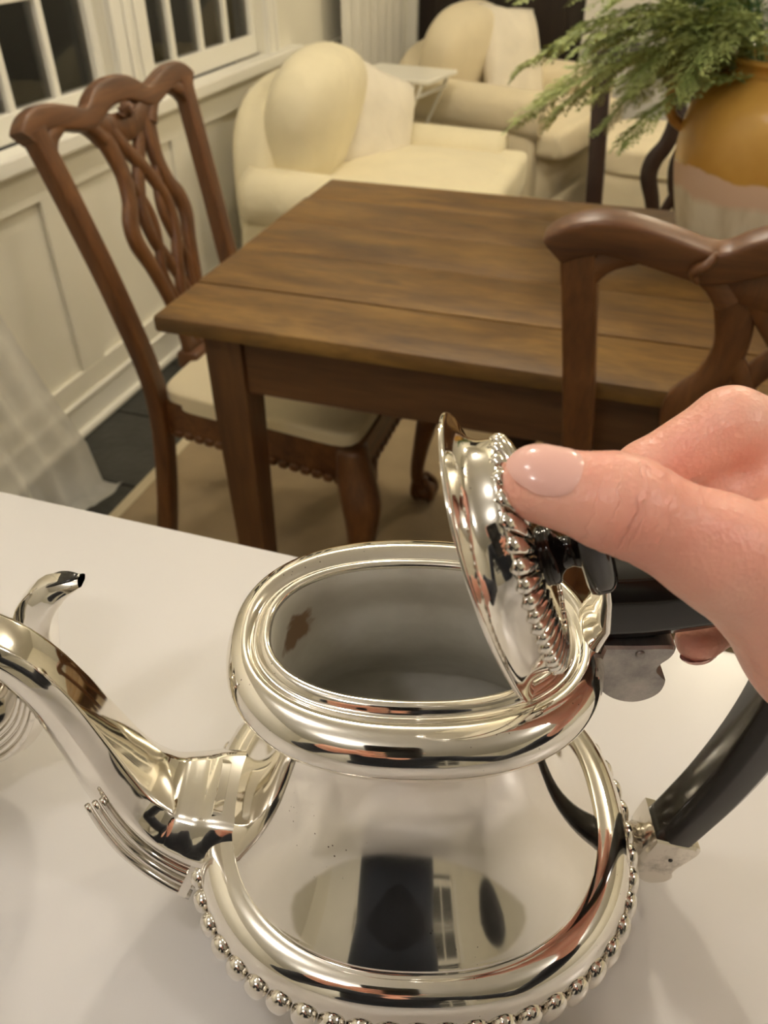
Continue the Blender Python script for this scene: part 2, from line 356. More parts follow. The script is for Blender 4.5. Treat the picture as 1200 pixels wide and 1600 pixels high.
def mk_jar():
    m, nt, b = nodes('half glazed confit stoneware'); tc = N(nt, 'ShaderNodeTexCoord'); sx = N(nt, 'ShaderNodeSeparateXYZ'); nt.links.new(tc.outputs['Object'], sx.inputs[0])
    nz = N(nt, 'ShaderNodeTexNoise'); nz.inputs['Scale'].default_value = 9; nz.inputs['Detail'].default_value = 4; nt.links.new(tc.outputs['Object'], nz.inputs['Vector'])
    a = N(nt, 'ShaderNodeMath', operation='MULTIPLY_ADD'); a.inputs[1].default_value = .05; nt.links.new(nz.outputs[0], a.inputs[0]); nt.links.new(sx.outputs[2], a.inputs[2])
    g1 = ramp(nt, [(.3, (.50, .26, .045)), (.7, (.68, .40, .09))]); nt.links.new(nz.outputs[0], g1.inputs[0])
    mp = N(nt, 'ShaderNodeMapping'); mp.inputs['Scale'].default_value = (26, 26, 2.5); nt.links.new(tc.outputs['Object'], mp.inputs[0])
    n2 = N(nt, 'ShaderNodeTexNoise'); n2.inputs['Scale'].default_value = 1.0; n2.inputs['Detail'].default_value = 5; nt.links.new(mp.outputs[0], n2.inputs['Vector'])
    g2 = ramp(nt, [(.35, (.62, .53, .36)), (.6, (.82, .75, .58))]); nt.links.new(n2.outputs[0], g2.inputs[0])
    pk = N(nt, 'ShaderNodeRGB'); pk.outputs[0].default_value = (.74, .53, .37, 1)
    s1 = N(nt, 'ShaderNodeMapRange'); s1.inputs[1].default_value = .118; s1.inputs[2].default_value = .130; nt.links.new(a.outputs[0], s1.inputs[0])
    s2 = N(nt, 'ShaderNodeMapRange'); s2.inputs[1].default_value = .158; s2.inputs[2].default_value = .162; nt.links.new(a.outputs[0], s2.inputs[0])
    m1 = N(nt, 'ShaderNodeMix', data_type='RGBA'); nt.links.new(s1.outputs[0], m1.inputs[0]); nt.links.new(g2.outputs[0], m1.inputs[6]); nt.links.new(pk.outputs[0], m1.inputs[7])
    m2 = N(nt, 'ShaderNodeMix', data_type='RGBA'); nt.links.new(s2.outputs[0], m2.inputs[0]); nt.links.new(m1.outputs[2], m2.inputs[6]); nt.links.new(g1.outputs[0], m2.inputs[7])
    nt.links.new(m2.outputs[2], b.inputs['Base Color'])
    rr = N(nt, 'ShaderNodeMapRange'); rr.inputs[3].default_value = .8; rr.inputs[4].default_value = .25; nt.links.new(s2.outputs[0], rr.inputs[0]); nt.links.new(rr.outputs[0], b.inputs['Roughness'])
    bump(nt, b, n2.outputs[0], .15, .004); return m
M_jar = mk_jar()
def mk_leaf(name, c1, c2):
    m, nt, b = nodes(name); mp = coord(nt)
    n1 = N(nt, 'ShaderNodeTexNoise'); n1.inputs['Scale'].default_value = 25; nt.links.new(mp.outputs[0], n1.inputs['Vector'])
    r = ramp(nt, [(.3, c1), (.7, c2)]); nt.links.new(n1.outputs[0], r.inputs[0]); nt.links.new(r.outputs[0], b.inputs['Base Color'])
    setp(b, Roughness=.5); return m
M_leafA = mk_leaf('yellow green foliage', (.22, .29, .075), (.50, .55, .20))
M_leafB = mk_leaf('deep green foliage', (.045, .13, .04), (.15, .27, .09))
def mk_sheer():
    m, nt, b = nodes('white sheer voile'); out = nt.nodes['Material Output']
    tr = N(nt, 'ShaderNodeBsdfTransparent'); df = N(nt, 'ShaderNodeBsdfDiffuse'); df.inputs[0].default_value = (.90, .88, .80, 1)
    tl = N(nt, 'ShaderNodeBsdfTranslucent'); tl.inputs[0].default_value = (.90, .88, .80, 1)
    a = N(nt, 'ShaderNodeMixShader'); a.inputs[0].default_value = .4; nt.links.new(df.outputs[0], a.inputs[1]); nt.links.new(tl.outputs[0], a.inputs[2])
    mx = N(nt, 'ShaderNodeMixShader')
    mp = coord(nt); nz = N(nt, 'ShaderNodeTexNoise'); nz.inputs['Scale'].default_value = 12; nt.links.new(mp.outputs[0], nz.inputs[0])
    mr = N(nt, 'ShaderNodeMapRange'); mr.inputs[3].default_value = .58; mr.inputs[4].default_value = .85; nt.links.new(nz.outputs[0], mr.inputs[0]); nt.links.new(mr.outputs[0], mx.inputs[0])
    nt.links.new(tr.outputs[0], mx.inputs[1]); nt.links.new(a.outputs[0], mx.inputs[2]); nt.links.new(mx.outputs[0], out.inputs[0]); return m
M_sheer = mk_sheer()
def mk_pane():
    m, nt, b = nodes('window glass'); out = nt.nodes['Material Output']
    tr = N(nt, 'ShaderNodeBsdfTransparent'); tr.inputs[0].default_value = (.9, .9, .88, 1)
    gl = N(nt, 'ShaderNodeBsdfGlossy'); gl.inputs['Roughness'].default_value = .03
    nz = N(nt, 'ShaderNodeTexNoise'); nz.inputs['Scale'].default_value = 5; mp = coord(nt); nt.links.new(mp.outputs[0], nz.inputs[0]); bp = N(nt, 'ShaderNodeBump'); bp.inputs['Strength'].default_value = .05
    nt.links.new(nz.outputs[0], bp.inputs['Height']); nt.links.new(bp.outputs[0], gl.inputs['Normal'])
    fr = N(nt, 'ShaderNodeFresnel'); fr.inputs[0].default_value = 1.6; mx = N(nt, 'ShaderNodeMixShader')
    nt.links.new(fr.outputs[0], mx.inputs[0]); nt.links.new(tr.outputs[0], mx.inputs[1]); nt.links.new(gl.outputs[0], mx.inputs[2]); nt.links.new(mx.outputs[0], out.inputs[0]); return m
M_pane = mk_pane()
def mk_interior():
    m, nt, b = nodes('dull stained pot interior'); tc = N(nt, 'ShaderNodeTexCoord')
    nz = N(nt, 'ShaderNodeTexNoise'); nz.inputs['Scale'].default_value = 30; nz.inputs['Detail'].default_value = 6; nt.links.new(tc.outputs['Object'], nz.inputs['Vector'])
    r = ramp(nt, [(.3, (.56, .53, .46)), (.65, (.80, .78, .71))]); nt.links.new(nz.outputs[0], r.inputs[0])
    # the rusty limescale patch on the spout side of the inner wall
    vm = N(nt, 'ShaderNodeVectorMath', operation='DISTANCE'); vm.inputs[1].default_value = (-.0385, .0150, .1245); nt.links.new(tc.outputs['Object'], vm.inputs[0])
    ns = N(nt, 'ShaderNodeTexNoise'); ns.inputs['Scale'].default_value = 160; nt.links.new(tc.outputs['Object'], ns.inputs['Vector'])
    ma = N(nt, 'ShaderNodeMath', operation='MULTIPLY_ADD'); ma.inputs[1].default_value = .012; nt.links.new(ns.outputs[0], ma.inputs[0]); nt.links.new(vm.outputs['Value'], ma.inputs[2])
    mr = N(nt, 'ShaderNodeMapRange'); mr.inputs[1].default_value = .0120; mr.inputs[2].default_value = .0150; mr.inputs[3].default_value = 1; mr.inputs[4].default_value = 0; nt.links.new(ma.outputs[0], mr.inputs[0])
    mx = N(nt, 'ShaderNodeMix', data_type='RGBA'); mx.inputs[7].default_value = (.33, .21, .12, 1); nt.links.new(mr.outputs[0], mx.inputs[0]); nt.links.new(r.outputs[0], mx.inputs[6])
    nt.links.new(mx.outputs[2], b.inputs['Base Color']); setp(b, Metallic=.12, Roughness=.42); return m
M_inside = mk_interior()
def emis(name, col, s):
    m, nt, b = nodes(name); setp(b, Base_Color=(.8, .8, .8, 1), Roughness=.5); b.inputs['Emission Color'].default_value = (*col, 1); b.inputs['Emission Strength'].default_value = s; return m

# ================================================================== SETTING
XW, XR, YB, YF = -1.46, 2.9, 4.75, -2.6      # left wall, right wall, back wall, wall behind the camera
fl = MB().box((XW-.12, YF-.12, -.06), (XR+.12, YB+.12, -.006)).build('floor', M_grout); tag(fl, kind='structure')
tv, tf = boxg((-.158, -.158, -.006), (.158, .158, 0.0), .003)
tile0 = None
for i in range(9):
    for j in range(15):
        x = XW+.012+.16+.324*i; y = .28+.324*j
        if x > 1.5: continue
        if tile0 is None:
            tile0 = obj('tile', tv, tf, M_slate, fl, False); t = tile0
        else:
            t = tile0.copy(); COL.objects.link(t); t.parent = fl
        t.location = (x, y, 0)
ce = MB().box((XW-.12, YF-.12, CEIL), (XR+.12, YB+.12, CEIL+.05)).build('ceiling', M_ceil); tag(ce, kind='structure')

# left wall with two windows, panelled wainscot
W1 = (1.33, 2.10); W2 = (2.27, 3.05); ZS, ZH = .765, 2.10     # window openings, sill, head
mb = MB(); T = .12
def slab(y0, y1, z0, z1): mb.box((XW-T, y0, z0), (XW, y1, z1))
slab(YF-T, YB+T, 0, ZS-.045); slab(YF-T, YB+T, ZH, CEIL)
slab(YF-T, W1[0]-.0, ZS-.045, ZH); slab(W1[1], W2[0], ZS-.045, ZH); slab(W2[1], YB+T, ZS-.045, ZH)
wl = mb.build('wall_left', M_wall); tag(wl, kind='structure')
PY = [-.4, .35, 1.10, 1.72, 2.36, 3.10, 3.9, 4.7]
MB().box((XW, -.5, .635), (XW+.014, YB, .722), .002).build('rail', M_wall, wl)
MB().box((XW, -.5, .10), (XW+.014, YB, .165), .002).build('rail', M_wall, wl)
for y in PY: MB().box((XW, y-.05, .1651), (XW+.0138, y+.05, .6349), .002).build('stile', M_wall, wl)
bb = MB(); bb.box((XW, -.5, 0), (XW+.018, YB, .095), .003); bb.box((XW, -.5, .09), (XW+.024, YB, .104), .004); bb.box((XW, -.5, 0), (XW+.034, YB, .02), .006)
tag(bb.build('baseboard_left', M_trim), kind='structure')
sill = MB().box((XW-.02, -.5, .722), (XW+.05, 3.30, ZS), .008)
tag(sill.build('trim_1', M_trim), kind='structure')
def window(name, y0, y1, ncol, x=XW, flip=1, axis='y'):
    def bx(y0_, y1_, z0, z1, d0, d1, bev=.003):
        a, b = (x+flip*d0, y0_, z0), (x+flip*d1, y1_, z1)
        if axis == 'x': a, b = (y0_, x+flip*d0, z0), (y1_, x+flip*d1, z1)
        return MB().box(a, b, bev)
    f = bx(y0-.085, y0-.001, ZS, ZH+.085, -.02, .022); f.F or None
    for g in (bx(y1+.001, y1+.085, ZS, ZH+.085, -.02, .022), bx(y0-.001, y1+.001, ZH, ZH+.085, -.02, .022), bx(y0-.07, y0-.05, ZS, ZH+.07, .0225, .030), bx(y1+.05, y1+.07, ZS, ZH+.07, .0225, .030)): f.add(g.V, g.F)
    w = f.build(name, M_trim); tag(w, kind='structure')
    s = bx(y0, y0+.032, ZS, ZH, -.07, -.03)
    for g in (bx(y1-.032, y1, ZS, ZH, -.07, -.03), bx(y0, y1, ZS, ZS+.062, -.0701, -.0299), bx(y0, y1, ZH-.05, ZH, -.0701, -.0299), bx(y0, y1, 1.44, 1.485, -.0702, -.0298)): s.add(g.V, g.F)
    s.build('sash', M_trim, w)
    st = (y1-y0-.064)/ncol
    for k in range(1, ncol): 
        yy = y0+.032+st*k; bx(yy-.011, yy+.011, ZS+.06, ZH-.05, -.066, -.034).build('muntin', M_trim, w)
    zs = [ZS+.062, 1.05, 1.44]; zt = [1.485, 1.77, ZH-.05]
    for z in (1.05, 1.77): bx(y0+.03, y1-.03, z-.010, z+.010, -.0655, -.0345).build('muntin', M_trim, w)
    for k in range(ncol):
        for (za, zb) in ((ZS+.06, 1.05), (1.05, 1.45), (1.48, 1.77), (1.77, ZH-.05)):
            bx(y0+.032+st*k, y0+.032+st*(k+1), za, zb, -.052, -.048, 0).build('pane', M_pane, w)
    return w
window('window_1', *W1, 4); window('window_2', *W2, 4)
# other walls
wb = MB().box((XW-T, YB, 0), (-1.38, YB+T, CEIL)).box((-.50, YB, 0), (XR+T, YB+T, CEIL)).box((-1.38, YB, 2.05), (-.50, YB+T, CEIL)).build('wall_back', M_back); tag(wb, kind='structure')
d1 = MB().box((-1.379, YB+.04, .01), (-.501, YB+.085, 2.049), .003).build('door_1', M_dkdoor); tag(d1, kind='structure')
for (x0, x1, z0, z1) in ((-1.28, -.98, .2, .95), (-.90, -.60, .2, .95), (-1.28, -.98, 1.1, 1.9), (-.90, -.60, 1.1, 1.9)):
    MB().box((x0, YB+.025, z0), (x1, YB+.042, z1), .006).build('door_panel', M_dkdoor, d1)
V, Fc = softbox((-.56, YB+.02, 1.0), (.025, .025, .025), 2, 6); obj('door_knob', V, Fc, M_silver2, d1)
cs = MB().box((-1.45, YB-.02, 0), (-1.375, YB-.0002, 2.13), .003).box((-.505, YB-.02, 0), (-.425, YB-.0002, 2.13), .003).box((-1.375, YB-.02, 2.05), (-.505, YB-.0002, 2.13), .003).build('trim_2', M_trim); tag(cs, kind='structure')
tag(MB().box((-.42, YB-.018, 0), (XR, YB-.0002, .12), .003).build('baseboard_back', M_trim), kind='structure')
wr = MB().box((XR, YF-T, 0), (XR+T, YB, CEIL)).build('wall_right', M_wall); tag(wr, kind='structure')
tag(MB().box((XR-.018, YF, 0), (XR-.0002, YB-.02, .12), .003).build('baseboard_right', M_trim), kind='structure')
fw = MB().box((XW, YF-T, 0), (XR, YF, ZS-.045)).box((XW, YF-T, ZH), (XR, YF, CEIL)).box((XW, YF-T, ZS-.045), (.55, YF, ZH)).box((1.65, YF-T, ZS-.045), (XR, YF, ZH)).build('wall_front', M_wall); tag(fw, kind='structure')
window('window_3', .55, 1.65, 4, YF, 1, 'x')
d2 = MB().box((-1.0, YF+.001, .01), (-.15, YF+.035, 2.03), .004).build('door_2', M_trim); tag(d2, kind='structure')
for z0, z1 in ((.2, .9), (1.05, 1.9)): MB().box((-.88, YF+.036, z0), (-.27, YF+.046, z1), .005).build('door_panel', M_trim, d2)
V, Fc = softbox((-.22, YF+.06, 1.0), (.028, .028, .028), 2, 6); obj('door_knob', V, Fc, M_silver2, d2)

# lamps out of view; globe form made up to throw light on the ceiling
LABS = ['opal globe ceiling lamp behind the person with the phone', 'opal globe ceiling lamp beyond the right end of the counter', 'opal globe ceiling lamp above the counter, left of the teapot', 'opal globe ceiling lamp over the right end of the dining table', 'opal globe ceiling lamp over the ottoman', 'opal globe ceiling lamp over the left end of the dining table']
for i, (x, y, p, col) in enumerate(LAMPS):
    e = empty('ceiling_lamp', (x, y, CEIL), 0, LABS[i], 'lamp', 'opal globe ceiling lamps')
    V, Fc = lathe([(.060, .060, 0), (.060, .060, -.012), (.035, .035, -.020), (.030, .030, -.032), (.030, .030, -.040)], 28); obj('ceiling_plate', V, Fc, M_trim, e)
    V, Fc = softbox((0, 0, -.105), (.070, .070, .070), 2, 12); obj('globe', V, Fc, emis('lit opal glass', col, p/(PI*4*PI*.07**2)), e)

# rug
rx0, rx1, ry0, ry1 = -1.15, 1.75, .62, 3.0
rg = empty('area_rug', (.3, 1.8, 0), 0, 'brown woven rug with pale bound edge under the dining table', 'rug')
def off(V, o): return [(v[0]-o[0], v[1]-o[1], v[2]-o[2]) for v in V]
V, Fc = boxg((rx0+.028, ry0+.028, .001), (rx1-.028, ry1-.028, .010), .002); obj('pile', off(V, (.3, 1.8, 0)), Fc, M_rug, rg, False)
for a, b in (((rx0, ry0, .001), (rx0+.03, ry1, .012)), ((rx1-.03, ry0, .001), (rx1, ry1, .012)), ((rx0+.03, ry0, .001), (rx1-.03, ry0+.03, .012)), ((rx0+.03, ry1-.03, .001), (rx1-.03, ry1, .012))):
    V, Fc = boxg(a, b, .003); obj('binding', off(V, (.3, 1.8, 0)), Fc, M_bind, rg, False)

# ================================================================== DINING TABLE
TX0, TX1, TY0, TY1, TZ = -.662, 1.02, .93, 1.655, .76
tb = empty('dining_table', ((TX0+TX1)/2, (TY0+TY1)/2, 0), 0, 'old brown plank-topped wooden dining table with square tapered legs', 'table')
TO = ((TX0+TX1)/2, (TY0+TY1)/2, 0)
ys = [TY0, 1.068, 1.225, 1.372, 1.518, TY1]
for k in range(5):
    V, Fc = boxg((TX0+rnd.uniform(-.002, .002), ys[k]+.0003, TZ-.027), (TX1, ys[k+1]-.0003, TZ+rnd.uniform(-.0006, .0004)), .0006 if 0 < k < 4 else .006)
    obj('plank', off(V, TO), Fc, M_table, tb, True, 40)
def leg(x, y, sx, sy):
    w0, w1 = .030, .021; z0, z1 = .0102, TZ-.028
    V = []
    for z, w in ((z0, w1), (.60, w0), (z1, w0)):
        V += [(x+sx*(w-w0)*0+dx*w, y+dy*w, z) for dx, dy in ((-1, -1), (1, -1), (1, 1), (-1, 1))]
    Fc = [(i*4+k, i*4+(k+1) % 4, (i+1)*4+(k+1) % 4, (i+1)*4+k) for i in range(2) for k in range(4)]+[(3, 2, 1, 0), (8, 9, 10, 11)]
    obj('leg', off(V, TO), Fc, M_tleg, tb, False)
lx0, lx1, ly0, ly1 = TX0+.084, TX1-.084, TY0+.073, TY1-.045
for x in (lx0, lx1):
    for y in (ly0, ly1): leg(x, y, 0, 0)
za, zb = .624, TZ-.0275
for a, b in (((lx0+.03, ly0-.022, za), (lx1-.03, ly0, zb)), ((lx0+.03, ly1, za), (lx1-.03, ly1+.022, zb)), ((lx0-.022, ly0+.03, za), (lx0, ly1-.03, zb)), ((lx1, ly0+.03, za), (lx1+.022, ly1-.03, zb))):
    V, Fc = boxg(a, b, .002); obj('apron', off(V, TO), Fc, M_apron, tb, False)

# ================================================================== CHAIRS
def backy(z):               # chair back leans: y of the back plane at height z
    if z < .46: return -.205-.055*((.46-z)/.46)**1.6
    t = (z-.46)/.5; return -.205-.100*t**1.25
def make_chair(mw, mx, label, group):
    c = empty('dining_chair', (0, 0, 0), 0, label, 'chair', group)
    # back posts (rear leg and stile in one)
    for s in (-1, 1):
        pts = [(s*.200, 0), (s*.190, .25), (s*.188, .46), (s*.200, .65), (s*.220, .84), (s*.234, .952)]
        P = catmull([(x, backy(z) if z > 0 else -.262, max(z, .0005)) for x, z in pts], 5)
        n_ = len(P); V, Fc = sweep(P, np.linspace(.0180, .0190, n_), np.linspace(.018, .0150, n_), (1, 0, 0), 20, 8.0)
        obj('back_post', V, Fc, mw, c, True, 50)
    # crest rail: serpentine with ears, dips and centre hump
    half = [(0, .969, .023), (.035, .965, .022), (.062, .955, .021), (.082, .945, .019), (.105, .941, .019), (.140, .950, .0195), (.180, .960, .020), (.210, .963, .020), (.236, .957, .0195), (.252, .948, .0185), (.258, .943, .0170)]
    full = [(-x, z, h) for x, z, h in half[:0:-1]]+half
    Q = catmull(full, 4); P = [(x, backy(z)-.002, z) for x, z, h in Q]
    sd = []
    for i in range(len(P)):
        sd.append((0, 1, .25))
    V, Fc = sweep(P, .0155, [q[2] for q in Q], np.array(sd, float), 24, 6.5)
    mc = MB().add(V, Fc)
    for sg in (-1, 1):          # coved corners under the rail
        for pts, hh_ in (([(sg*.2285, .880), (sg*.222, .912), (sg*.204, .935), (sg*.176, .948)], .0135), ([(sg*.076, .900), (sg*.094, .922), (sg*.116, .938), (sg*.140, .947)], .012)):
            P = [(x, backy(z)-.001, z) for x, z in catmull(pts, 4)]; V, Fc = sweep(P, .0135, hh_, (0, 1, .25), 12, 5.0); mc.add(V, Fc)
    V, Fc = mc.V, mc.F
    cr = obj('crest_rail', V, Fc, mx, c, True, 60)
    for s in (-1, 1):      # carved scroll leaves next to the hump
        P = catmull([(s*.100, backy(.95)-.012, .953), (s*.108, backy(.95)-.022, .945), (s*.118, backy(.94)-.021, .936), (s*.112, backy(.93)-.02, .926)], 4)
        V, Fc = sweep(P, np.interp(np.linspace(0, 1, len(P)), [0, .5, 1], [.003, .0065, .003]), .006, (1, 0, 0), 8); obj('carving', V, Fc, mx, cr)
    mb = MB()
    for k in range(7):      # shell on the hump
        a = math.radians(-60+20*k); P = [(math.sin(a)*t*.030, backy(.94)+.016, .922+math.cos(a)*t*.030) for t in (.25, .6, 1)]
        V, Fc = sweep(P, [.002, .0045, .003], .005, (math.cos(a), 0, -math.sin(a)), 8); mb.add(V, Fc)
    mb.build('shell_carving', mx, cr, True)
    # pierced splat: interlaced strands
    mb = MB()
    def strand(pts, w, t=.0085, dy=0.0):
        Q = catmull([(p[0], p[1]) for p in pts], 6); ww = np.interp(np.linspace(0, 1, len(Q)), np.linspace(0, 1, len(w)), w)
        P = [(x, backy(z)+dy, z) for x, z in Q]
        V, Fc = sweep(P, t, ww, (0, 1, .15), 10, 3.5); mb.add(V, Fc)
    for s in (-1, 1):
        strand([(s*.082, .935), (s*.066, .890), (s*.058, .840), (s*.068, .795), (s*.088, .762), (s*.092, .728), (s*.074, .678), (s*.056, .610), (s*.044, .545), (s*.042, .490)], [.024, .021, .018, .018, .020, .019, .016, .014, .015, .018], .0095)
        strand([(s*.052, .915), (s*.022, .872), (s*-.014, .826), (s*-.040, .770), (s*-.036, .715), (s*-.010, .660), (s*.012, .600), (s*.015, .540), (s*.010, .490)], [.016, .014, .0135, .0135, .0135, .013, .012, .012, .014], .0085, .002*s)
        strand([(s*.060, .840), (s*.034, .800), (s*.020, .752), (s*.030, .700), (s*.046, .650), (s*.034, .600), (s*.024, .545), (s*.026, .490)], [.011, .0115, .0115, .0115, .011, .010, .0105, .012], .0075, -.001)
    strand([(-.085, .928), (-.04, .915), (0, .910), (.04, .915), (.085, .928)], [.024, .024, .026, .024, .024], .0105)
    strand([(-.055, .497), (0, .494), (.055, .497)], [.013, .013, .013], .0100)
    mb.build('splat', mw, c, True, 60)
    MB().box((-.065, -.228, .455), (.065, -.180, .492), .006).build('splat_shoe', mw, c, True, 40)
    # seat frame
    bx, fx, by, fy = .188, .245, -.205, .235
    def rail(a, b, z0, z1, th, name, nrm):
        a = np.array(a); b = np.array(b); n_ = np.array(nrm); V = []
        for z in (z0, z1):
            V += [(*a, z), (*b, z), (*(b+n_*th), z), (*(a+n_*th), z)]
        return obj(name, V, [(3, 2, 1, 0), (4, 5, 6, 7), (0, 1, 5, 4), (1, 2, 6, 5), (2, 3, 7, 6), (3, 0, 4, 7)], mx, c, False)
    rail((-fx, fy), (fx, fy), .375, .452, .026, 'seat_rail', (0, -1))
    rail((-bx+.012, by), (bx-.012, by), .375, .455, .024, 'seat_rail', (0, 1))
    for s in (-1, 1):
        r_ = rail((s*bx, by+.012), (s*fx, fy-.002), .375, .452, .026, 'seat_rail', (-s, 0))
        m3 = MB()
        for k in range(16):
            t = (k+.7)/16.5; x = s*(bx+(fx-bx)*t+.001); y = by+.02+(fy-by-.04)*t
            V, Fc = softbox((x, y, .380), (.0045, .0105, .009), 2.6, 4); m3.add(V, Fc)
        m3.build('gadroon_moulding', mx, r_, True)
    m3 = MB()
    for k in range(18):
        V, Fc = softbox((-fx+.02+(2*fx-.04)*(k+.5)/18, fy, .380), (.0115, .0045, .009), 2.6, 4); m3.add(V, Fc)
    m3.build('gadroon_moulding', mx, c, True)
    # drop-in seat
    def bul(q):
        k = 1-.12*max(0, -q[1])*0; wy = .5-.5*q[1]
        return np.array([q[0]*(1-.225*wy), q[1], q[2]+(.25*(1-q[0]**4)*(1-q[1]**4) if q[2] > 0 else 0)])
    V, Fc = softbox((0, .014, .455), (.243, .214, .024), 11, 18, bul); obj('seat', V, Fc, M_seat, c)
    # cabriole front legs with claw feet
    for s in (-1, 1):
        P = catmull([(s*.225, .215, .45), (s*.230, .222, .39), (s*.243, .238, .33), (s*.240, .235, .25), (s*.228, .222, .16), (s*.222, .216, .09), (s*.228, .222, .055), (s*.236, .230, .030)], 5)
        n_ = len(P); rr = np.interp(np.linspace(0, 1, n_), np.linspace(0, 1, 8), [.028, .034, .036, .027, .019, .016, .019, .024])
        V, Fc = sweep(P, rr, rr, (1, 0, 0), 14, 2.6); lg = obj('leg', V, Fc, mw, c)
        V, Fc = softbox((s*.238, .232, .0275), (.030, .030, .027), 2.2, 8); obj('ball_foot', V, Fc, mw, lg)
        m3 = MB()
        for a in (0, 90, 180, 270):
            a = math.radians(a+45); dx, dy = math.cos(a), math.sin(a)
            P = catmull([(s*.230+dx*.012, .224+dy*.012, .075), (s*.236+dx*.030, .230+dy*.030, .048), (s*.238+dx*.034, .232+dy*.034, .022), (s*.238+dx*.026, .232+dy*.026, .004)], 4)
            V, Fc = sweep(P, [.0085]*len(P), np.linspace(.009, .004, len(P)), (-dy, dx, 0), 8); m3.add(V, Fc)
        m3.build('claws', mw, lg, True)
        P = catmull([(s*.19, .226, .372), (s*.165, .228, .362), (s*.15, .229, .374)], 4); V, Fc = sweep(P, .012, np.linspace(.022, .006, len(P)), (0, 1, 0), 8); obj('knee_bracket', V, Fc, mw, c)
    return c
G = 'carved dining chairs around the table'
chA = make_chair(M_chair, M_chairx, 'mahogany dining chair with pierced splat and cream seat beside the panelled wall', G)
chA.location = (-.650, 1.356, .010); chA.scale = (1, 1, .985); chA.rotation_euler = (0, 0, -PI/2)
chB = copy_tree(chA); chB['label'] = 'mahogany dining chair with its back to the viewer, nearest the hand'
chB.scale = (1, 1, 1); chB.location = (.160, 1.155, .010); chB.rotation_euler = (0, 0, math.radians(1.5))
chC = make_chair(M_dark, M_dark, 'dark wooden dining chair at the far side behind the stoneware jar', G)
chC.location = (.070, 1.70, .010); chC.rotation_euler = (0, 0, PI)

# ================================================================== ARMCHAIRS
def make_armchair(label, mat, loc, rz, w=.86, d=.90, ah=.52, bh=.37):
    c = empty('armchair', loc, rz, label, 'armchair', 'cream slipcovered armchairs')
    hw = w/2
    V, Fc = softbox((0, -.02, .19), (hw-.07, d/2-.06, .17), 9, 12); obj('base', V, Fc, mat, c)
    def bk(q): return np.array([q[0]*(1-.10*max(0, q[2])), q[1]-.55*(q[2]+1)*.5, q[2]-(.20*q[0]*q[0] if q[2] > 0 else 0)])
    V, Fc = softbox((0, -d/2+.16, .06+bh), (hw-.04, .085, bh), 5, 14, bk); obj('backrest', V, Fc, mat, c)
    for s in (-1, 1):
        P = catmull([(s*(hw-.075), -d/2+.12, ah+.01), (s*(hw-.075), -.1, ah), (s*(hw-.075), d/2-.10, ah-.012)], 6)
        n_ = len(P); V, Fc = sweep(P, .098, np.full(n_, .088), (1, 0, 0), 20, 2.3)
        V = list(V); a = obj('arm', V, Fc, mat, c)
        V, Fc = softbox((s*(hw-.075), -.012, ah/2-.025), (.072, d/2-.105, ah/2-.035), 9, 10); obj('arm_panel', V, Fc, mat, a)
        P = [(s*(hw-.075)+.086*math.cos(t), d/2-.098, ah-.012+.078*math.sin(t)) for t in np.linspace(0, 2*PI, 25)]
        V, Fc = sweep(P, .006, .006, (0, 1, 0), 6); obj('piping', V, Fc, mat, a)
    V, Fc = softbox((0, .10, .41), (hw-.155, d/2-.12, .075), 6, 14, lambda q: np.array([q[0], q[1], q[2]+.3*(1-q[0]**2)*(1-q[1]**2)*(q[2] > 0)])); obj('seat_cushion', V, Fc, mat, c)
    V, Fc = softbox((0, d/2-.065, .405), (hw-.03, .075, .070), 5, 10); obj('seat_cushion', V, Fc, mat, c)
    sk = MB()
    ring = [(-hw+.02, d/2-.02), (-hw+.02, -d/2+.02), (hw-.02, -d/2+.02), (hw-.02, d/2-.02)]
    for (a, b) in zip(ring, ring[1:]+ring[:1]):
        n_ = 26; a = np.array(a); b = np.array(b); nr = np.array([-(b-a)[1], (b-a)[0]]); nr /= np.linalg.norm(nr)
        V = []
        for k in range(n_+1):
            p = a+(b-a)*k/n_; wv = math.sin(k*1.9)*.004
            V += [(*p, .20), (*(p-nr*(.006+wv)), .012)]
        sk.add(V, [(2*k, 2*k+1, 2*k+3, 2*k+2) for k in range(n_)])
    sk.build('skirt', mat, c, True)
    return c
def pillow(name, label, loc, rot, sz, th, mat, group=None, cat='pillow', tie=False):
    n_ = 20; V = []; Fc = []
    g = np.linspace(-1, 1, n_+1)
    for sgn in (1, -1):
        for u in g:
            for v in g:
                e = max(0, (1-abs(u)**2.6)*(1-abs(v)**2.6))**.55
                k = 1-.07*(1-abs(u*v)**.7)*(abs(u)**6+abs(v)**6)*.8
                wr = .04*math.sin(5*u+3*v)*math.cos(4*v-2*u)
                V.append((u*sz[0]*k, v*sz[1]*k, sgn*th*e*(1+wr)))
    b = (n_+1)**2
    for i in range(n_):
        for j in range(n_):
            q = (i*(n_+1)+j, (i+1)*(n_+1)+j, (i+1)*(n_+1)+j+1, i*(n_+1)+j+1)
            Fc += [q, tuple(b+t for t in q[::-1])]
    o = obj(name, V, Fc, mat); o.location = loc; o.rotation_euler = rot
    bm = bmesh.new(); bm.from_mesh(o.data); bmesh.ops.remove_doubles(bm, verts=bm.verts, dist=.0004); bm.to_mesh(o.data); bm.free()
    o.data.polygons.foreach_set('use_smooth', [True]*len(o.data.polygons))
    return tag(o, label, cat, group)
A1 = make_armchair('cream slipcovered armchair against the window wall, nearest the table', M_slip, (-.93, 2.82, 0), -PI/2, .92, .90, .445, .35)
A2 = make_armchair('cream slipcovered armchair in the far corner beyond the tray table', M_slip2, (-.74, 4.02, 0), -PI/2+math.radians(-14), .86, .90, .515, .325)
RX = math.radians
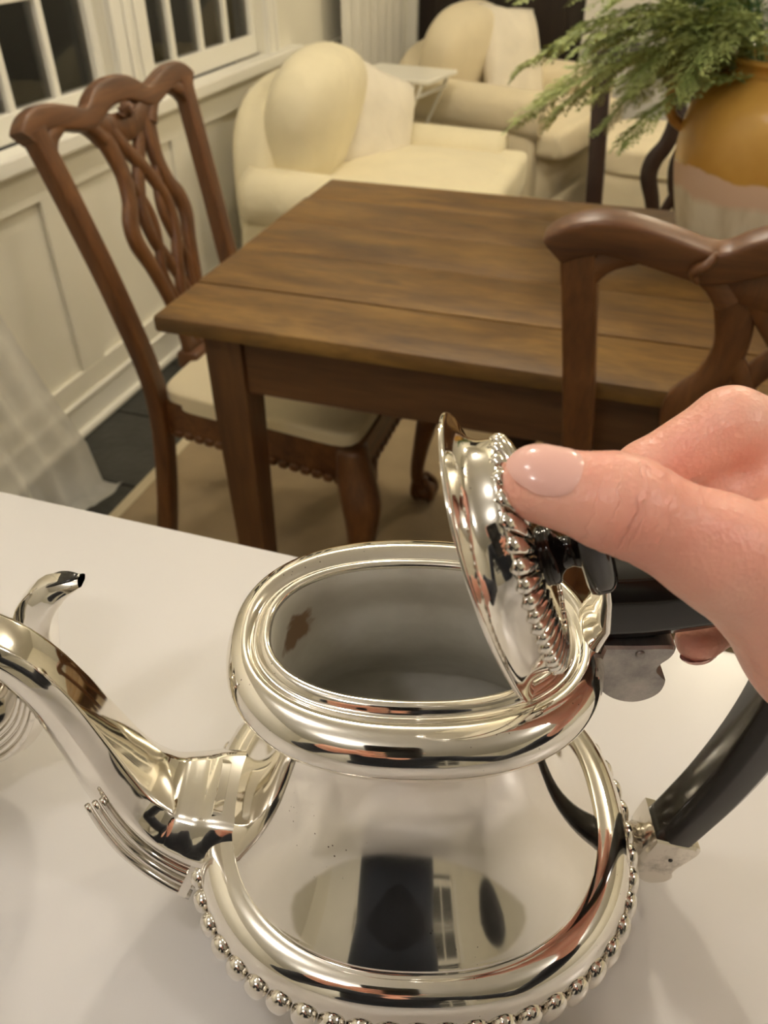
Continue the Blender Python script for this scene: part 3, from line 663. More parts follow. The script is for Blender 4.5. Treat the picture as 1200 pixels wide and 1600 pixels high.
def back_cushion(label, loc, rot, h, mat):
    V, Fc = softbox((0, 0, 0), h, 2.9, 16, lambda q: np.array([q[0]*(1+.05*math.sin(3*q[2])), q[1]*(1+.06*math.sin(4*q[0]+2*q[2])), q[2]]))
    o = obj('back_cushion', V, Fc, mat); o.location = loc; o.rotation_euler = rot; tag(o, label, 'cushion', 'armchair cushions')
back_cushion('plump cream back cushion in the armchair nearest the table', (-1.135, 2.72, .625), (RX(-14), 0, RX(-90)), (.27, .125, .225), M_slip)
pillow('throw_pillow', 'white embroidered pillow leaning in the armchair nearest the table', (-1.00, 2.955, .575), (RX(76), RX(24), RX(62)), (.185, .185), .065, M_lace, 'embroidered pillows')
back_cushion('plump cream back cushion in the far corner armchair', (-.95, 4.02, .625), (RX(-14), 0, RX(-104)), (.29, .12, .23), M_slip2)
pillow('throw_pillow', 'white embroidered pillow in the far corner armchair', (-.74, 4.14, .62), (RX(70), RX(8), RX(66)), (.22, .22), .07, M_lace, 'embroidered pillows')
# ottoman
ot = empty('ottoman', (.06, 3.72, 0), RX(-8), 'cream upholstered ottoman in front of the far armchair', 'ottoman')
V, Fc = softbox((0, 0, .185), (.31, .27, .165), 10, 12); obj('base', V, Fc, M_slip2, ot)
V, Fc = softbox((0, 0, .385), (.325, .285, .062), 6, 14); obj('cushion', V, Fc, M_slip2, ot)
V, Fc = sweep([(.322*sgnpow(math.cos(t), .45), .282*sgnpow(math.sin(t), .45), .348) for t in np.linspace(0, 2*PI, 60)], .006, .006, (0, 0, 1), 6); obj('piping', V, Fc, M_slip, ot)
# tray table
st = empty('tray_table', (-1.06, 3.47, 0), RX(-10), 'small white folding tray table between the two armchairs', 'side table')
V, Fc = boxg((-.18, -.14, .645), (.18, .14, .661), .004); obj('tabletop', V, Fc, M_trim, st, False)
for y in (-.12, .12):
    for s_ in (-1, 1):
        V, Fc = sweep([(s_*.15, y-.008*s_, .645), (-s_*.15, y-.008*s_, .011)], .010, .007, (0, 1, 0), 4, 2, True, PI/4); obj('leg', V, Fc, M_trim, st, False)
for s_ in (-1, 1):
    V, Fc = sweep([(s_*.13, -.13, .60), (s_*.13, .13, .60)], .008, .008, (0, 0, 1), 8); obj('stretcher', V, Fc, M_trim, st)
m, nt, b = nodes('clear glass'); setp(b, Transmission_Weight=1.0, Roughness=.02, IOR=1.45, Base_Color=(1, 1, 1, 1)); M_glass = m

# curtains
def curtain(name, label, y0, y1, z0, z1, x0, amp, nf, mat, flare=None, cat='curtain', rows=26):
    n_ = nf*10; V = []
    for j in range(rows+1):
        t = j/rows; z = z1+(z0-z1)*t
        for i in range(n_+1):
            s = i/n_; y = y0+(y1-y0)*s; x = x0+amp*math.sin(2*PI*nf*s)*(0.6+.4*math.sin(3*s+2*t))
            if flare: x, y, z_ = flare(s, t, x, y, z)
            else: z_ = z
            V.append((x, y, z_))
    Fc = [(j*(n_+1)+i, j*(n_+1)+i+1, (j+1)*(n_+1)+i+1, (j+1)*(n_+1)+i) for j in range(rows) for i in range(n_)]
    o = obj(name, V, Fc, mat); tag(o, label, cat); return o
def fl1(s, t, x, y, z):
    k = max(0, (t-.55)/.45)
    y2 = y+k**1.6*(.12+.03*s); x2 = x+k**2*(.10*s+.05)
    if t > .94:
        q = (t-.94)/.06; x2 += q*(.05+.04*math.sin(9*s))*.9*(1-.85*s); z = .020+.016*(1-q)*abs(math.sin(11*s))+.012*abs(math.sin(17*s+3*q))
    return x2, y2, max(z, .014)
curtain('sheer_curtain', 'sheer white curtain hanging at the left and puddling on the slate floor', .88, 1.24, .02, 2.2, -1.335, .030, 5, M_sheer, fl1, rows=60)
M_drape = fabric('white linen drape', (.72, .69, .60), .95, .03, 250, .1)
curtain('linen_drape', 'white linen drape hanging in the corner behind the tray table', 3.62, 4.52, .02, 2.25, -1.375, .030, 7, M_drape)
for (n_, lab, y0, y1, x) in (('curtain_rod', 'thin white rod above the sheer curtain', .75, 1.35, -1.335), ('curtain_rod', 'thin white rod above the linen drape', 3.5, 4.65, -1.375)):
    e = empty(n_, (x, (y0+y1)/2, 2.2 if y0 < 2 else 2.25), 0, lab, 'curtain rod'); h = (y1-y0)/2
    V, Fc = sweep([(0, -h, 0), (0, h, 0)], .011, .011, (1, 0, 0), 10); obj('rod', V, Fc, M_trim, e)
    for s in (-1, 1):
        V, Fc = sweep([(0, s*(h-.03), 0), (XW-x, s*(h-.03), 0)], .008, .008, (0, 0, 1), 8); obj('bracket', V, Fc, M_trim, e)

# ================================================================== JAR AND GREENERY
JC = (.176, 1.495, TZ+.0005)
jr = empty('confit_jar', JC, 0, 'stoneware jar glazed mustard yellow above a bare cream lower half', 'jar')
prof = catmull([(.118, 0), (.128, .012), (.146, .07), (.158, .13), (.158, .18), (.146, .225), (.120, .256), (.108, .266), (.110, .276), (.118, .284), (.112, .289), (.100, .284), (.096, .262), (.13, .22), (.145, .15), (.125, .03), (.10, .012), (.002, .010)], 4)
V, Fc = lathe([(r_, r_, max(z, 0)) for r_, z in prof], 56, capb=True); obj('body', V, Fc, M_jar, jr)
M_glz = paint('mustard glaze', (.50, .27, .06), .3, .2, 30, .1, 20)
for s in (-1, 1):
    P = catmull([(s*.150, 0, .175), (s*.176, 0, .195), (s*.182, 0, .230), (s*.165, 0, .258), (s*.128, 0, .258)], 5)
    V, Fc = sweep(P, .014, .0085, (0, 1, 0), 12); obj('handle', V, Fc, M_glz, jr)
def frond(base, tip, droop, nl, ll, mat, label, group, seed, fine=False):
    r_ = random.Random(seed); b = np.array(base); t = np.array(tip); mid = (b+t)/2+np.array([0, 0, droop])
    P = catmull([b, b*.55+mid*.45+np.array([0, 0, droop*.3]), mid, mid*.4+t*.6+np.array([0, 0, droop*.15]), t], 5)
    mb = MB(); n_ = len(P); V, Fc = sweep(P, np.linspace(.0022, .0006, n_), np.linspace(.0022, .0006, n_), (0, 1, .3), 5); mb.add(V, Fc)
    up = np.array([r_.uniform(-.4, .4), r_.uniform(-.4, .4), 1.0]); up /= np.linalg.norm(up)
    def blade(p, d, L_, w, sd):
        q = p+d*L_*.5+np.array([0, 0, .0]); e = p+d*L_+np.array([0, 0, -L_*.12])
        mb.add([p, q+sd*w, e, q-sd*w], [(0, 1, 2, 3)])
    for i in range(nl):
        s = .22+.78*i/(nl-1); k = s*(n_-1); i0 = min(int(k), n_-2); p = P[i0]+(P[i0+1]-P[i0])*(k-i0)
        tg = P[i0+1]-P[i0]; tg /= np.linalg.norm(tg); sd = np.cross(tg, up); sd /= np.linalg.norm(sd)
        L_ = ll*(1.15-s*.75)*r_.uniform(.75, 1.15)
        for sg in (-1, 1):
            d = sd*sg*.72+tg*.62+up*r_.uniform(-.35, .15); d /= np.linalg.norm(d)
            q0 = p; nsub = 7 if not fine else 9
            V, Fc = sweep([p, p+d*L_*.9+np.array([0, 0, -L_*.10])], [.0007, .0004], [.0007, .0004], up, 3); mb.add(V, Fc)
            s2 = np.cross(d, up); s2 /= np.linalg.norm(s2)+1e-9
            for m_ in range(nsub):
                a = (m_+.6)/nsub; pp = p+d*L_*a+np.array([0, 0, -L_*.10*a*a])
                for g_ in (-1, 1):
                    dd = d*.75+s2*g_*.62+up*r_.uniform(-.3, .3); dd /= np.linalg.norm(dd)
                    blade(pp, dd, L_*(.36 if not fine else .30)*(1.15-a*.7), (.0024 if not fine else .0011), np.cross(dd, up)+.3*up*r_.uniform(-1, 1))
    o = mb.build('leafy_frond', mat, None, False); tag(o, label, 'foliage', group); return o
JT = np.array([JC[0], JC[1], JC[2]+.27])
frs = []
for k in range(20):       # yellow-green sprays arching out to the left
    a = PI+rnd.uniform(-.75, .75); R_ = rnd.uniform(.20, .47)
    tip = JT+np.array([math.cos(a)*R_, math.sin(a)*R_*.8-.02, rnd.uniform(-.13, .17)]); base = JT+np.array([math.cos(a)*.05, math.sin(a)*.05, -.06])
    frs.append(frond(base, tip, rnd.uniform(.06, .12), 22, .085, M_leafA, 'yellow-green feathery frond arching left out of the stoneware jar', 'yellow-green fronds in the jar', k))
for k in range(22):
    a = rnd.uniform(0, 2*PI); R_ = rnd.uniform(.08, .24)
    tip = JT+np.array([math.cos(a)*R_+.03, math.sin(a)*R_, rnd.uniform(.02, .24)]); base = JT+np.array([math.cos(a)*.045, math.sin(a)*.045, -.06])
    frs.append(frond(base, tip, rnd.uniform(.03, .07), 22, .075, M_leafB, 'deep green fine-leaved frond above the mouth of the stoneware jar', 'deep green fronds in the jar', 100+k, True))

# ================================================================== COUNTER
S = .95                                   # teapot scale (local millimetres -> world)
CZ0 = 1.25-.340*S                         # counter top height
ct = MB().box((-1.05, -.42, CZ0-.03), (1.9, .334*.34*S/.32-.002, CZ0), .004).build('countertop', M_counter, None, True, 40)
tag(ct, 'plain white kitchen countertop under the silver teapot', 'countertop')
kb = empty('kitchen_base_unit', (.4, -.04, 0), 0, 'white panelled base unit carrying the white countertop', 'cabinet')
V, Fc = boxg((-1.40, -.33, .09), (1.45, .345, CZ0-.0305), .002); obj('carcass', V, Fc, M_cab, kb, False)
V, Fc = boxg((-1.36, -.27, 0.0005), (1.41, .31, .0895)); obj('plinth', V, Fc, M_cab, kb, False)
for k in range(5):
    x0 = -1.385+k*.566
    V, Fc = boxg((x0, -.352, .11), (x0+.556, -.3305, CZ0-.045), .003); dr = obj('door', V, Fc, M_cab, kb, False)
    V, Fc = tube([(x0+.28-.06, -.375, CZ0-.10), (x0+.28+.06, -.375, CZ0-.10)], .006); obj('handle', V, Fc, M_silver2, dr)
    V, Fc = boxg((x0+.02, .3455, .13), (x0+.536, .356, CZ0-.06), .003); obj('back_panel', V, Fc, M_cab, kb, False)
for k, lab in enumerate(('white wall cupboard left of the window behind the viewer', 'white wall cupboard right of the window behind the viewer')):
    x0 = (-.1, 1.8)[k]; wc = empty('wall_cupboard', (x0+.3, YF+.17, 1.45), 0, lab, 'cabinet', 'white wall cupboards')
    V, Fc = boxg((-.28, -.169, 0), (.28, .13, .72), .002); obj('carcass', V, Fc, M_cab, wc, False)
    for s in (-1, 1):
        V, Fc = boxg((-.275 if s < 0 else .003, .131, .01), (-.003 if s < 0 else .275, .152, .71), .003); dr = obj('door', V, Fc, M_cab, wc, False)
        V, Fc = softbox((s*.03, .166, .08), (.013, .013, .013), 2, 5); obj('knob', V, Fc, M_silver2, dr)

# ================================================================== SILVER TEAPOT (local mm, x = towards handle, y = away, z = up)
PHI = .302
OT = CAM+S*(np.array([-.0475, .1746, .91])-CAM)
TU = np.array([math.cos(PHI), math.sin(PHI), 0]); TV = np.array([-math.sin(PHI), math.cos(PHI), 0])
K = S/1000.0
def mm(V): return [(v[0]*K, v[1]*K, v[2]*K) for v in V]
def tl2w(p): return OT+K*(p[0]*TU+p[1]*TV+p[2]*np.array([0, 0, 1.0]))
tp = empty('teapot', tuple(OT), PHI, 'polished silver teapot with its lid held open, black handle on the right', 'teapot')
NE = 2.3
body = [(46.4, 29.4, 150.2), (46.6, 29.6, 151.3), (47.6, 30.6, 152.1), (49.2, 32.2, 152.0), (50.2, 33.3, 150.9), (50.8, 34.0, 149.9), (51.8, 35.3, 149.7), (52.8, 36.8, 150.6), (54.4, 39.4, 151.6), (56.5, 42.6, 151.3),
        (59.0, 46.3, 149.2), (60.7, 48.7, 145.8), (61.2, 49.3, 142.0), (60.3, 48.3, 138.0), (58.0, 45.8, 134.8), (54.5, 42.5, 132.8), (50.5, 39.2, 131.2), (48.3, 37.4, 128.6), (47.4, 36.8, 124.0), (47.4, 37.4, 116.0), (48.6, 39.8, 106.0), (51.2, 44.2, 95.5), (55.0, 49.6, 85.0), (59.8, 55.6, 75.0), (64.6, 61.0, 66.8), (68.6, 64.8, 60.8), (70.3, 66.4, 58.2), (70.8, 66.8, 57.4),
        (70.4, 66.4, 56.2), (71.0, 67.0, 55.5), (74.8, 69.6, 55.3), (79.4, 73.0, 53.6), (82.8, 75.6, 50.0), (84.6, 76.8, 45.5), (85.2, 76.9, 40.4), (84.6, 75.9, 36.0), (83.0, 74.2, 31.0), (79.0, 70.4, 25.0), (72.8, 64.6, 18.5), (65.0, 57.0, 12.5), (60.0, 52.0, 8.5), (58.0, 50.0, 5.5), (58.8, 50.8, 2.5), (59.5, 51.5, 0.3), (56.0, 48.0, 0.2), (54, 46, 6)]
def belly(V):      # the belly sits a touch towards the handle side
    return [(v[0]+1.6*(1-min(1, max(0, (v[2]-60)/60))), v[1], v[2]) for v in V]
B = np.array(body)
V, Fc = lathe([tuple(r_) for r_ in catmull(B, 2)], 144, NE); bd = obj('body', mm(belly(V)), Fc, M_silver, tp)
ins = [(46.4, 29.4, 150.2), (46.0, 29.2, 147.5), (46.0, 29.6, 143), (46.2, 32.5, 134), (46.0, 35.0, 126), (46.0, 36.4, 115), (49.2, 42.0, 95), (57.2, 53.0, 75), (65.6, 62.2, 61), (70.5, 66.4, 53), (77.5, 69.6, 49), (79.0, 70.4, 40), (76, 67.5, 29), (70, 61, 21), (50, 43, 16), (1, 1, 15)]
V, Fc = lathe([tuple(r_) for r_ in catmull(ins, 3)], 96, NE); Fc = [f[::-1] for f in Fc]; obj('interior', mm(belly(V)), Fc, M_inside, tp)
# gadroon beads round the belly
def sellipse_pts(A, B_, n_, ne):
    th = np.linspace(0, 2*PI, 2000); P = np.array([(A*sgnpow(math.cos(t), 2/ne), B_*sgnpow(math.sin(t), 2/ne)) for t in th])
    L_ = np.concatenate([[0], np.cumsum(np.linalg.norm(np.diff(P, axis=0), axis=1))]); s = (np.arange(n_)+.5)/n_*L_[-1]
    X = np.stack([np.interp(s, L_, P[:, 0]), np.interp(s, L_, P[:, 1])], 1); X2 = np.stack([np.interp((s+.3) % L_[-1], L_, P[:, 0]), np.interp((s+.3) % L_[-1], L_, P[:, 1])], 1)
    return X, X2-X
X, D = sellipse_pts(85.6, 76.8, 54, NE)
V, Fc = softbox((0, 0, 0), (4.55, 3.9, 6.6), 2.3, 6); bead0 = None
for (x, y), (dx, dy) in zip(X, D):
    if bead0 is None: bead0 = obj('bead', mm(V), Fc, M_silver2, bd); o = bead0
    else: o = bead0.copy(); COL.objects.link(o); o.parent = bd
    o.location = ((x+1.6)*K, y*K, 36.0*K); o.rotation_euler = (.0, .35, math.atan2(dy, dx)); o.rotation_mode = 'ZYX' if False else 'XYZ'
# spout: eight-sided, swan-necked
sp = [(-66, 0, 33), (-78, 0, 37), (-90, 0, 41), (-101, 0, 48), (-109, 0, 60), (-115, 0, 78), (-120, 0, 98), (-126, 0, 118), (-134, 0, 134), (-144, 0, 144), (-152, 0, 147)]
sw = [25, 23.5, 21, 18, 15.5, 13, 11, 9.5, 8.8, 8.6, 8.4]; sh = [27, 24, 20, 16.5, 14, 12, 10.5, 9.5, 9, 8, 6]
P = catmull(sp, 5); tt = np.linspace(0, 1, len(P)); Wd = np.interp(tt, np.linspace(0, 1, 11), sw); Hd = np.interp(tt, np.linspace(0, 1, 11), sh)
oc = [(.95, .30), (.5, 1), (-.5, 1), (-.95, .30), (-1.18, -.45), (-.7, -1), (.7, -1), (1.18, -.45)]
def rounded_section(oc, r_=.16):
    out = []
    for i in range(len(oc)):
        p = np.array(oc[i-1]); q = np.array(oc[i]); s = np.array(oc[(i+1) % len(oc)])
        a = q+(p-q)/np.linalg.norm(p-q)*r_; b = q+(s-q)/np.linalg.norm(s-q)*r_
        out += [tuple(a), tuple(.25*a+.5*q+.25*b), tuple(b)]
    return out
osec = rounded_section(oc, .10)
V, Fc = sweep(P, Wd, Hd, (0, 1, 0), len(osec), cap=False, sect=osec)
spo = obj('spout', mm(V), Fc, M_silver, tp, True, 50)
V, Fc = sweep([P[-1]+np.array([1.2, 0, 0]), P[-1]+np.array([.4, 0, 0])], [Wd[-1]*.97]*2, [Hd[-1]*.97]*2, (0, 1, 0), len(osec), sect=osec); obj('spout_mouth', mm(V), Fc, M_black, spo)  # black plug stands in for the shade inside the spout
# reeding under the lower half of the spout
n0 = int(len(P)*.14); n1 = int(len(P)*.50)
for sg in (-1, 1):
    for k in range(4):
        pp = []
        for i in range(n0, n1):
            t = P[min(i+1, len(P)-1)]-P[max(i-1, 0)]; t /= np.linalg.norm(t); u = np.cross(t, (0, 1., 0))
            dn = u if u[2] < 0 else -u
            a = (1.01+.065*k); b = (-.16+.22*k)
            pp.append(P[i]+np.array([0, sg*Wd[i]*a, 0])+dn*Hd[i]*b)
        V, Fc = sweep(pp, np.linspace(2.0, 1.1, len(pp)), np.linspace(2.0, 1.1, len(pp)), (0, 1, 0), 8); obj('reed', mm(V), Fc, M_silver2, spo)
# collar where the spout meets the body
V, Fc = sweep([(-86, 0, 40), (-83, 0, 38.5)], [24.5, 25.3], [23.5, 24.2], (0, 1, 0), len(osec), sect=osec); obj('spout_collar', mm(V), Fc, M_silver, spo, True, 50)
# handle
hp = [(57, 0, 165), (70, 0, 166), (84, 0, 168.5), (100, 0, 171), (115, 0, 166), (125, 0, 151), (128, 0, 128), (125.5, 0, 100), (119, 0, 70), (111.5, 0, 47), (107, 0, 35)]
P = catmull(hp, 5); tt = np.linspace(0, 1, len(P)); hh = np.interp(tt, np.linspace(0, 1, 11), [12.5, 12.5, 12, 11.3, 11, 10.5, 10.2, 10, 9.8, 9.3, 9])
hsec = rounded_section([(1, .5), (.62, 1), (-.62, 1), (-1, .5), (-1, -.5), (-.62, -1), (.62, -1), (1, -.5)], .08)
V, Fc = sweep(P, 9.6, hh, (0, 1, 0), len(hsec), sect=hsec); hd = obj('handle', mm(V), Fc, M_black, tp, True, 35)
def extrude(outline, y0, y1, bev=0.0):
    n_ = len(outline); V = [(x, y0+bev, z) for x, z in outline]
    c = np.mean(np.array(outline), 0)
    ins_ = [(c[0]+(x-c[0])*.94, c[1]+(z-c[1])*.94) for x, z in outline]
    V = [(x, y0, z) for x, z in ins_]+[(x, y0+bev, z) for x, z in outline]+[(x, y1-bev, z) for x, z in outline]+[(x, y1, z) for x, z in ins_]
    Fc = [tuple(range(n_))]+[(i*n_+(k+1) % n_, i*n_+k, (i+1)*n_+k, (i+1)*n_+(k+1) % n_) for i in range(3) for k in range(n_)]+[tuple(3*n_+k for k in range(n_-1, -1, -1))]
    return V, Fc
up_out = [(59.0, 153), (70, 153.0), (80.5, 153.2), (80.8, 149.5), (78.0, 145.6), (77.4, 142.4), (79.4, 139.6), (81.4, 137.0), (81.0, 131.8), (77.8, 128.0), (72.5, 126.0), (66.4, 127.4), (61.4, 131.8), (58.8, 139), (58.4, 147)]
V, Fc = extrude(catmull(up_out+[up_out[0]], 4)[:-1], -9.8, 9.8, .9); us = obj('upper_socket', mm(V), Fc, M_tarn, tp, True, 40)
V, Fc = softbox((70.5, -9.9, 150.2), (1.5, .8, 1.5), 2.2, 5); obj('rivet', mm(V), Fc, M_tarn, us)
V, Fc = sweep([(52, 0, 141), (56, 0, 149), (58.5, 0, 160), (57.0, 0, 172), (55.6, 0, 180)], [12, 9.6, 10.6, 10.6, 9.4], [3.4, 3.0, 2.2, 1.8, 1.2], (0, 1, 0), 20, 3.0); obj('upper_bracket', mm(V), Fc, M_silver, tp, True, 60)
V, Fc = sweep(catmull([(52, 0, 138), (57, 0, 143), (61, 0, 148), (62, 0, 152)], 4), np.interp(np.linspace(0, 1, 13), [0, .4, 1], [13, 8.5, 9.8]), np.linspace(8, 4, 13), (0, 1, 0), 20, 2.5); obj('bracket_foot', mm(V), Fc, M_silver, tp)
lo_out = [(98.2, 41.5), (107.6, 37.8), (117.2, 34.2), (115.0, 27.5), (110.8, 20.5), (109.6, 16), (110.4, 12.4), (107.5, 9.0), (102.5, 8.0), (98, 10), (95.6, 15), (95.0, 24), (96.2, 33)]
V, Fc = extrude(catmull(lo_out+[lo_out[0]], 4)[:-1], -10.1, 10.1, .9); ls = obj('lower_socket', mm(V), Fc, M_silver2, tp, True, 40)
V, Fc = softbox((106.5, -10.2, 27), (.9, .5, .9), 2.2, 4); obj('rivet', mm(V), Fc, M_black, ls)
V, Fc = sweep([(80, 0, 34), (90, 0, 28), (98, 0, 26)], [11, 6.5, 7.5], [9, 5, 5], (0, 1, 0), 16, 2.4); obj('lower_bracket', mm(V), Fc, M_silver, tp)
# lid
LL = np.array([-.33, -.25, .91]); LL /= np.linalg.norm(LL)
LN = np.array([.95, -.06, .32]); LN -= LL*np.dot(LN, LL); LN /= np.linalg.norm(LN)
LS = np.cross(LN, LL)
LC = np.array([19.4, -22.4, 197.9]); LA, LB = 48.8, 31.0
lid = bpy.data.objects.new('lid', None)
def lidp(V): return mm([LC+LL*v[0]+LS*v[1]+LN*v[2] for v in V])
lp = [(.30, .30, -1.2), (.80, .80, -1.6), (.84, .85, -.9), (.985, .98, -.5), (1.0, 1.0, 0), (.985, .985, .6), (.92, .94, 1.0), (.865, .90, 1.6), (.82, .865, 2.8), (.795, .84, 4.4), (.785, .825, 6.4), (.783, .82, 8.4), (.785, .82, 9.6), (.770, .80, 10.2), (.73, .75, 11.0), (.68, .68, 12.0), (.60, .59, 13.0), (.50, .47, 13.8), (.32, .32, 14.2), (.15, .16, 14.4), (.02, .03, 14.5)]
V, Fc = lathe([(a*LA, b*LB, h) for a, b, h in catmull(lp, 3)], 96, NE); Fc.append(tuple(range(95, -1, -1)))
lid = obj('lid', lidp(V), Fc, M_silver, tp)
X, D = sellipse_pts(LA*.70, LB*.71, 40, NE)
for (x, y), (dx, dy) in zip(X, D):
    nrm = np.array([dy, -dx]); nrm /= np.linalg.norm(nrm); q = np.array([x, y]); tg = np.array([dx, dy])/np.linalg.norm([dx, dy])
    pth = [(*(q+nrm*3.9-tg*2.2), 9.3), (*(q+nrm*3.2-tg*1.2), 10.6), (*(q+nrm*1.0), 11.9), (*(q-nrm*3.0+tg*1.6), 13.2), (*(q-nrm*7.0+tg*3.2), 14.0)]
    V, Fc = sweep(catmull(pth, 3), np.interp(np.linspace(0, 1, 13), [0, .25, .7, 1], [1.5, 2.25, 2.0, .7]), np.interp(np.linspace(0, 1, 13), [0, .25, .7, 1], [.7, 1.35, 1.3, .6]), (*tg, 0), 8)
    obj('reed', lidp(V), Fc, M_silver, lid)
V, Fc = lathe([(8.6, 7.4, 14.0), (9.0, 7.8, 15.2), (8.6, 7.4, 16.8), (6.2, 5.6, 17.4), (4.6, 4.4, 18.6), (4.2, 4.0, 20.4), (5.2, 4.6, 22.2), (6.5, 5.4, 23.0)], 32, 2.0, capt=True); obj('finial_stem', lidp(V), Fc, M_glossblack, lid)
V, Fc = lathe([(15.0, 6.0, 22.6), (17.0, 7.6, 23.2), (17.6, 8.2, 25.0), (17.4, 8.0, 28.4), (16.2, 7.2, 30.0), (12.0, 5.2, 30.8), (.5, .3, 31.0)], 40, 3.0, capb=True); obj('finial', lidp(V), Fc, M_glossblack, lid, True, 50)
hb, hf = boxg((-45.5, -2.2, -2.8), (-36, 2.2, -1.0), .3); obj('locating_tab', lidp(hb), hf, M_silver2, lid)

# ================================================================== SECOND POT (its spout shows at the left edge)
P2 = tl2w((-231, 47, 0))
p2 = empty('coffee_pot', tuple(P2), PHI, 'second silver pot, only its upturned spout showing at the left edge', 'pot')
pot = [(30, 30, 0.3), (31, 31, 3), (27, 27, 8), (34, 34, 16), (43, 43, 32), (46, 46, 48), (42, 42, 70), (34, 34, 92), (30, 30, 112), (32, 32, 124), (30, 30, 128), (10, 10, 138), (1, 1, 140)]
V, Fc = lathe([tuple(r_) for r_ in catmull(pot, 4)], 64, capb=True); obj('body', mm(V), Fc, M_silver, p2)
sp2 = [(36, 0, 38), (48, 0, 42), (60, 0, 54), (68, 0, 72), (74, 0, 92), (80, 0, 110), (90, 0, 122), (102, 0, 127)]
P = catmull(sp2, 5); tt = np.linspace(0, 1, len(P)); Wd = np.interp(tt, np.linspace(0, 1, 8), [15, 14, 12, 10, 8.5, 7.5, 6.6, 3.4]); Hd = np.interp(tt, np.linspace(0, 1, 8), [17, 15, 12, 10, 8.5, 7.4, 5.6, 1.6])
V, Fc = sweep(P, Wd, Hd, (0, 1, 0), len(osec), cap=False, sect=osec); s2 = obj('spout', mm(V), Fc, M_silver, p2, True, 50)
V, Fc = sweep(catmull([(88, 0, 125.9), (94, 0, 128.0), (101, 0, 128.9)], 3), [3.4, 4.2, 4.3, 4.0, 3.5, 2.7, 1.4], .35, (0, 1, 0), 12, 2.4); obj('spout_mouth', mm(V), Fc, M_black, s2)  # black strip laid on the tip as the shade of its opening
for sg in (-1, 1):
    for k in range(4):
        pp = []
        for i in range(2, int(len(P)*.52)):
            t = P[i+1]-P[i-1]; t /= np.linalg.norm(t); u = np.cross(t, (0, 1., 0)); dn = u if u[2] < 0 else -u
            pp.append(P[i]+np.array([0, sg*Wd[i]*(1.01+.065*k), 0])+dn*Hd[i]*(-.16+.22*k))
        V, Fc = sweep(pp, np.linspace(1.6, 1.0, len(pp)), np.linspace(1.6, 1.0, len(pp)), (0, 1, 0), 8); obj('reed', mm(V), Fc, M_silver2, s2)
V, Fc = sweep(catmull([(-30, 0, 112), (-55, 0, 116), (-70, 0, 96), (-68, 0, 66), (-44, 0, 46)], 5), 7, 7, (0, 1, 0), len(hsec), sect=hsec); obj('handle', mm(V), Fc, M_black, p2, True, 35)
V, Fc = lathe([(4, 4, 138), (3, 3, 143), (9, 9, 148), (8, 8, 152), (.5, .5, 154)], 24); obj('finial', mm(V), Fc, M_glossblack, p2)

# ================================================================== PERSON (hand in front, body behind the camera)
def tl(p): return np.array(p, float)
# joints, local teapot millimetres
T_tip, T_ip, T_mcp, T_cmc = (26.5, -34.6, 233.6), (44.5, -37.2, 230.2), (69.5, -39.2, 217.4), (104, -40, 188)
I_mcp, I_pip, I_dip, I_tip = (128, 11, 205), (84, 5.0, 224.5), (62, -1.5, 213.5), (52, -8.5, 205.5)
M_mcp, M_pip, M_dip, M_tip = (141, 26, 193), (137, 40, 160), (115, 20, 142.5), (94, 3, 143.0)
R_mcp, R_pip, R_dip, R_tip = (151, 22, 174), (147, 36, 148), (128, 26, 133), (110, 14, 138)
P_mcp, P_pip, P_dip, P_tip = (157, 8, 158), (158, 24, 138), (144, 24, 126), (130, 16, 130)
WR = (150, -70, 186); FA = (205, -170, 168)
hb0, hb1 = np.array([8., -120, 110]), np.array([215., 62, 256]); h_ = 1.1
ax = [np.arange(hb0[i], hb1[i], h_, dtype=np.float32) for i in range(3)]
GX = np.stack(np.meshgrid(*ax, indexing='ij'), -1)
def chain(pts, rs, k=3.0, flat=None):
    d = None
    for i in range(len(pts)-1):
        c_ = cone_sdf(GX, pts[i], pts[i+1], rs[i], rs[i+1], flat); d = c_ if d is None else smin(d, c_, k)
    return d
# direction from thumb to camera and the nail's facing
cl = np.array([-6.6, -180.8, 340.0])-np.array([30, -35, 233.]); cl /= np.linalg.norm(cl)
tax = np.array(T_tip)-np.array(T_ip); tax /= np.linalg.norm(tax)
upi = np.cross(cl, tax); upi -= tax*np.dot(upi, tax); upi /= np.linalg.norm(upi)
if upi[2] < 0: upi = -upi
cl2 = cl-tax*np.dot(cl, tax); cl2 /= np.linalg.norm(cl2)
nail_n = math.cos(RX(40))*cl2+math.sin(RX(40))*upi; nail_s = np.cross(tax, nail_n)
d = cone_sdf(GX, T_tip, T_ip, 9.2, 11.0, (nail_n, 1.10))
d = smin(d, cone_sdf(GX, T_ip, T_mcp, 11.0, 12.0), 5)
d = smin(d, cone_sdf(GX, T_mcp, T_cmc, 12.0, 19.0), 8)
palm = chain([I_mcp, WR], [13.0, 17.0]); 
for q in ((M_mcp, 13.0), (R_mcp, 12.0), (P_mcp, 11.0)): palm = smin(palm, cone_sdf(GX, q[0], WR, q[1], 17.0), 8)
d = smin(d, palm, 14)
d = smin(d, cone_sdf(GX, (84, -29, 212), (124, 4, 203), 9.0, 15.0), 12)
d = smin(d, cone_sdf(GX, (98, 2, 216), (104, -22, 207), 9.5, 9.0), 8)
d = smin(d, cone_sdf(GX, (80, 0, 208), (112, -4, 205), 8.0, 11.0), 8)      # web between thumb and index finger
d = smin(d, cone_sdf(GX, (104, -40, 188), WR, 19, 18), 10)
d = smin(d, cone_sdf(GX, WR, FA, 19, 24), 10)
for ch, rs in (((I_mcp, I_pip, I_dip, I_tip), (13.5, 10.6, 8.8, 7.4)),):
    d = smin(d, chain(ch, rs, 2.5), 4)
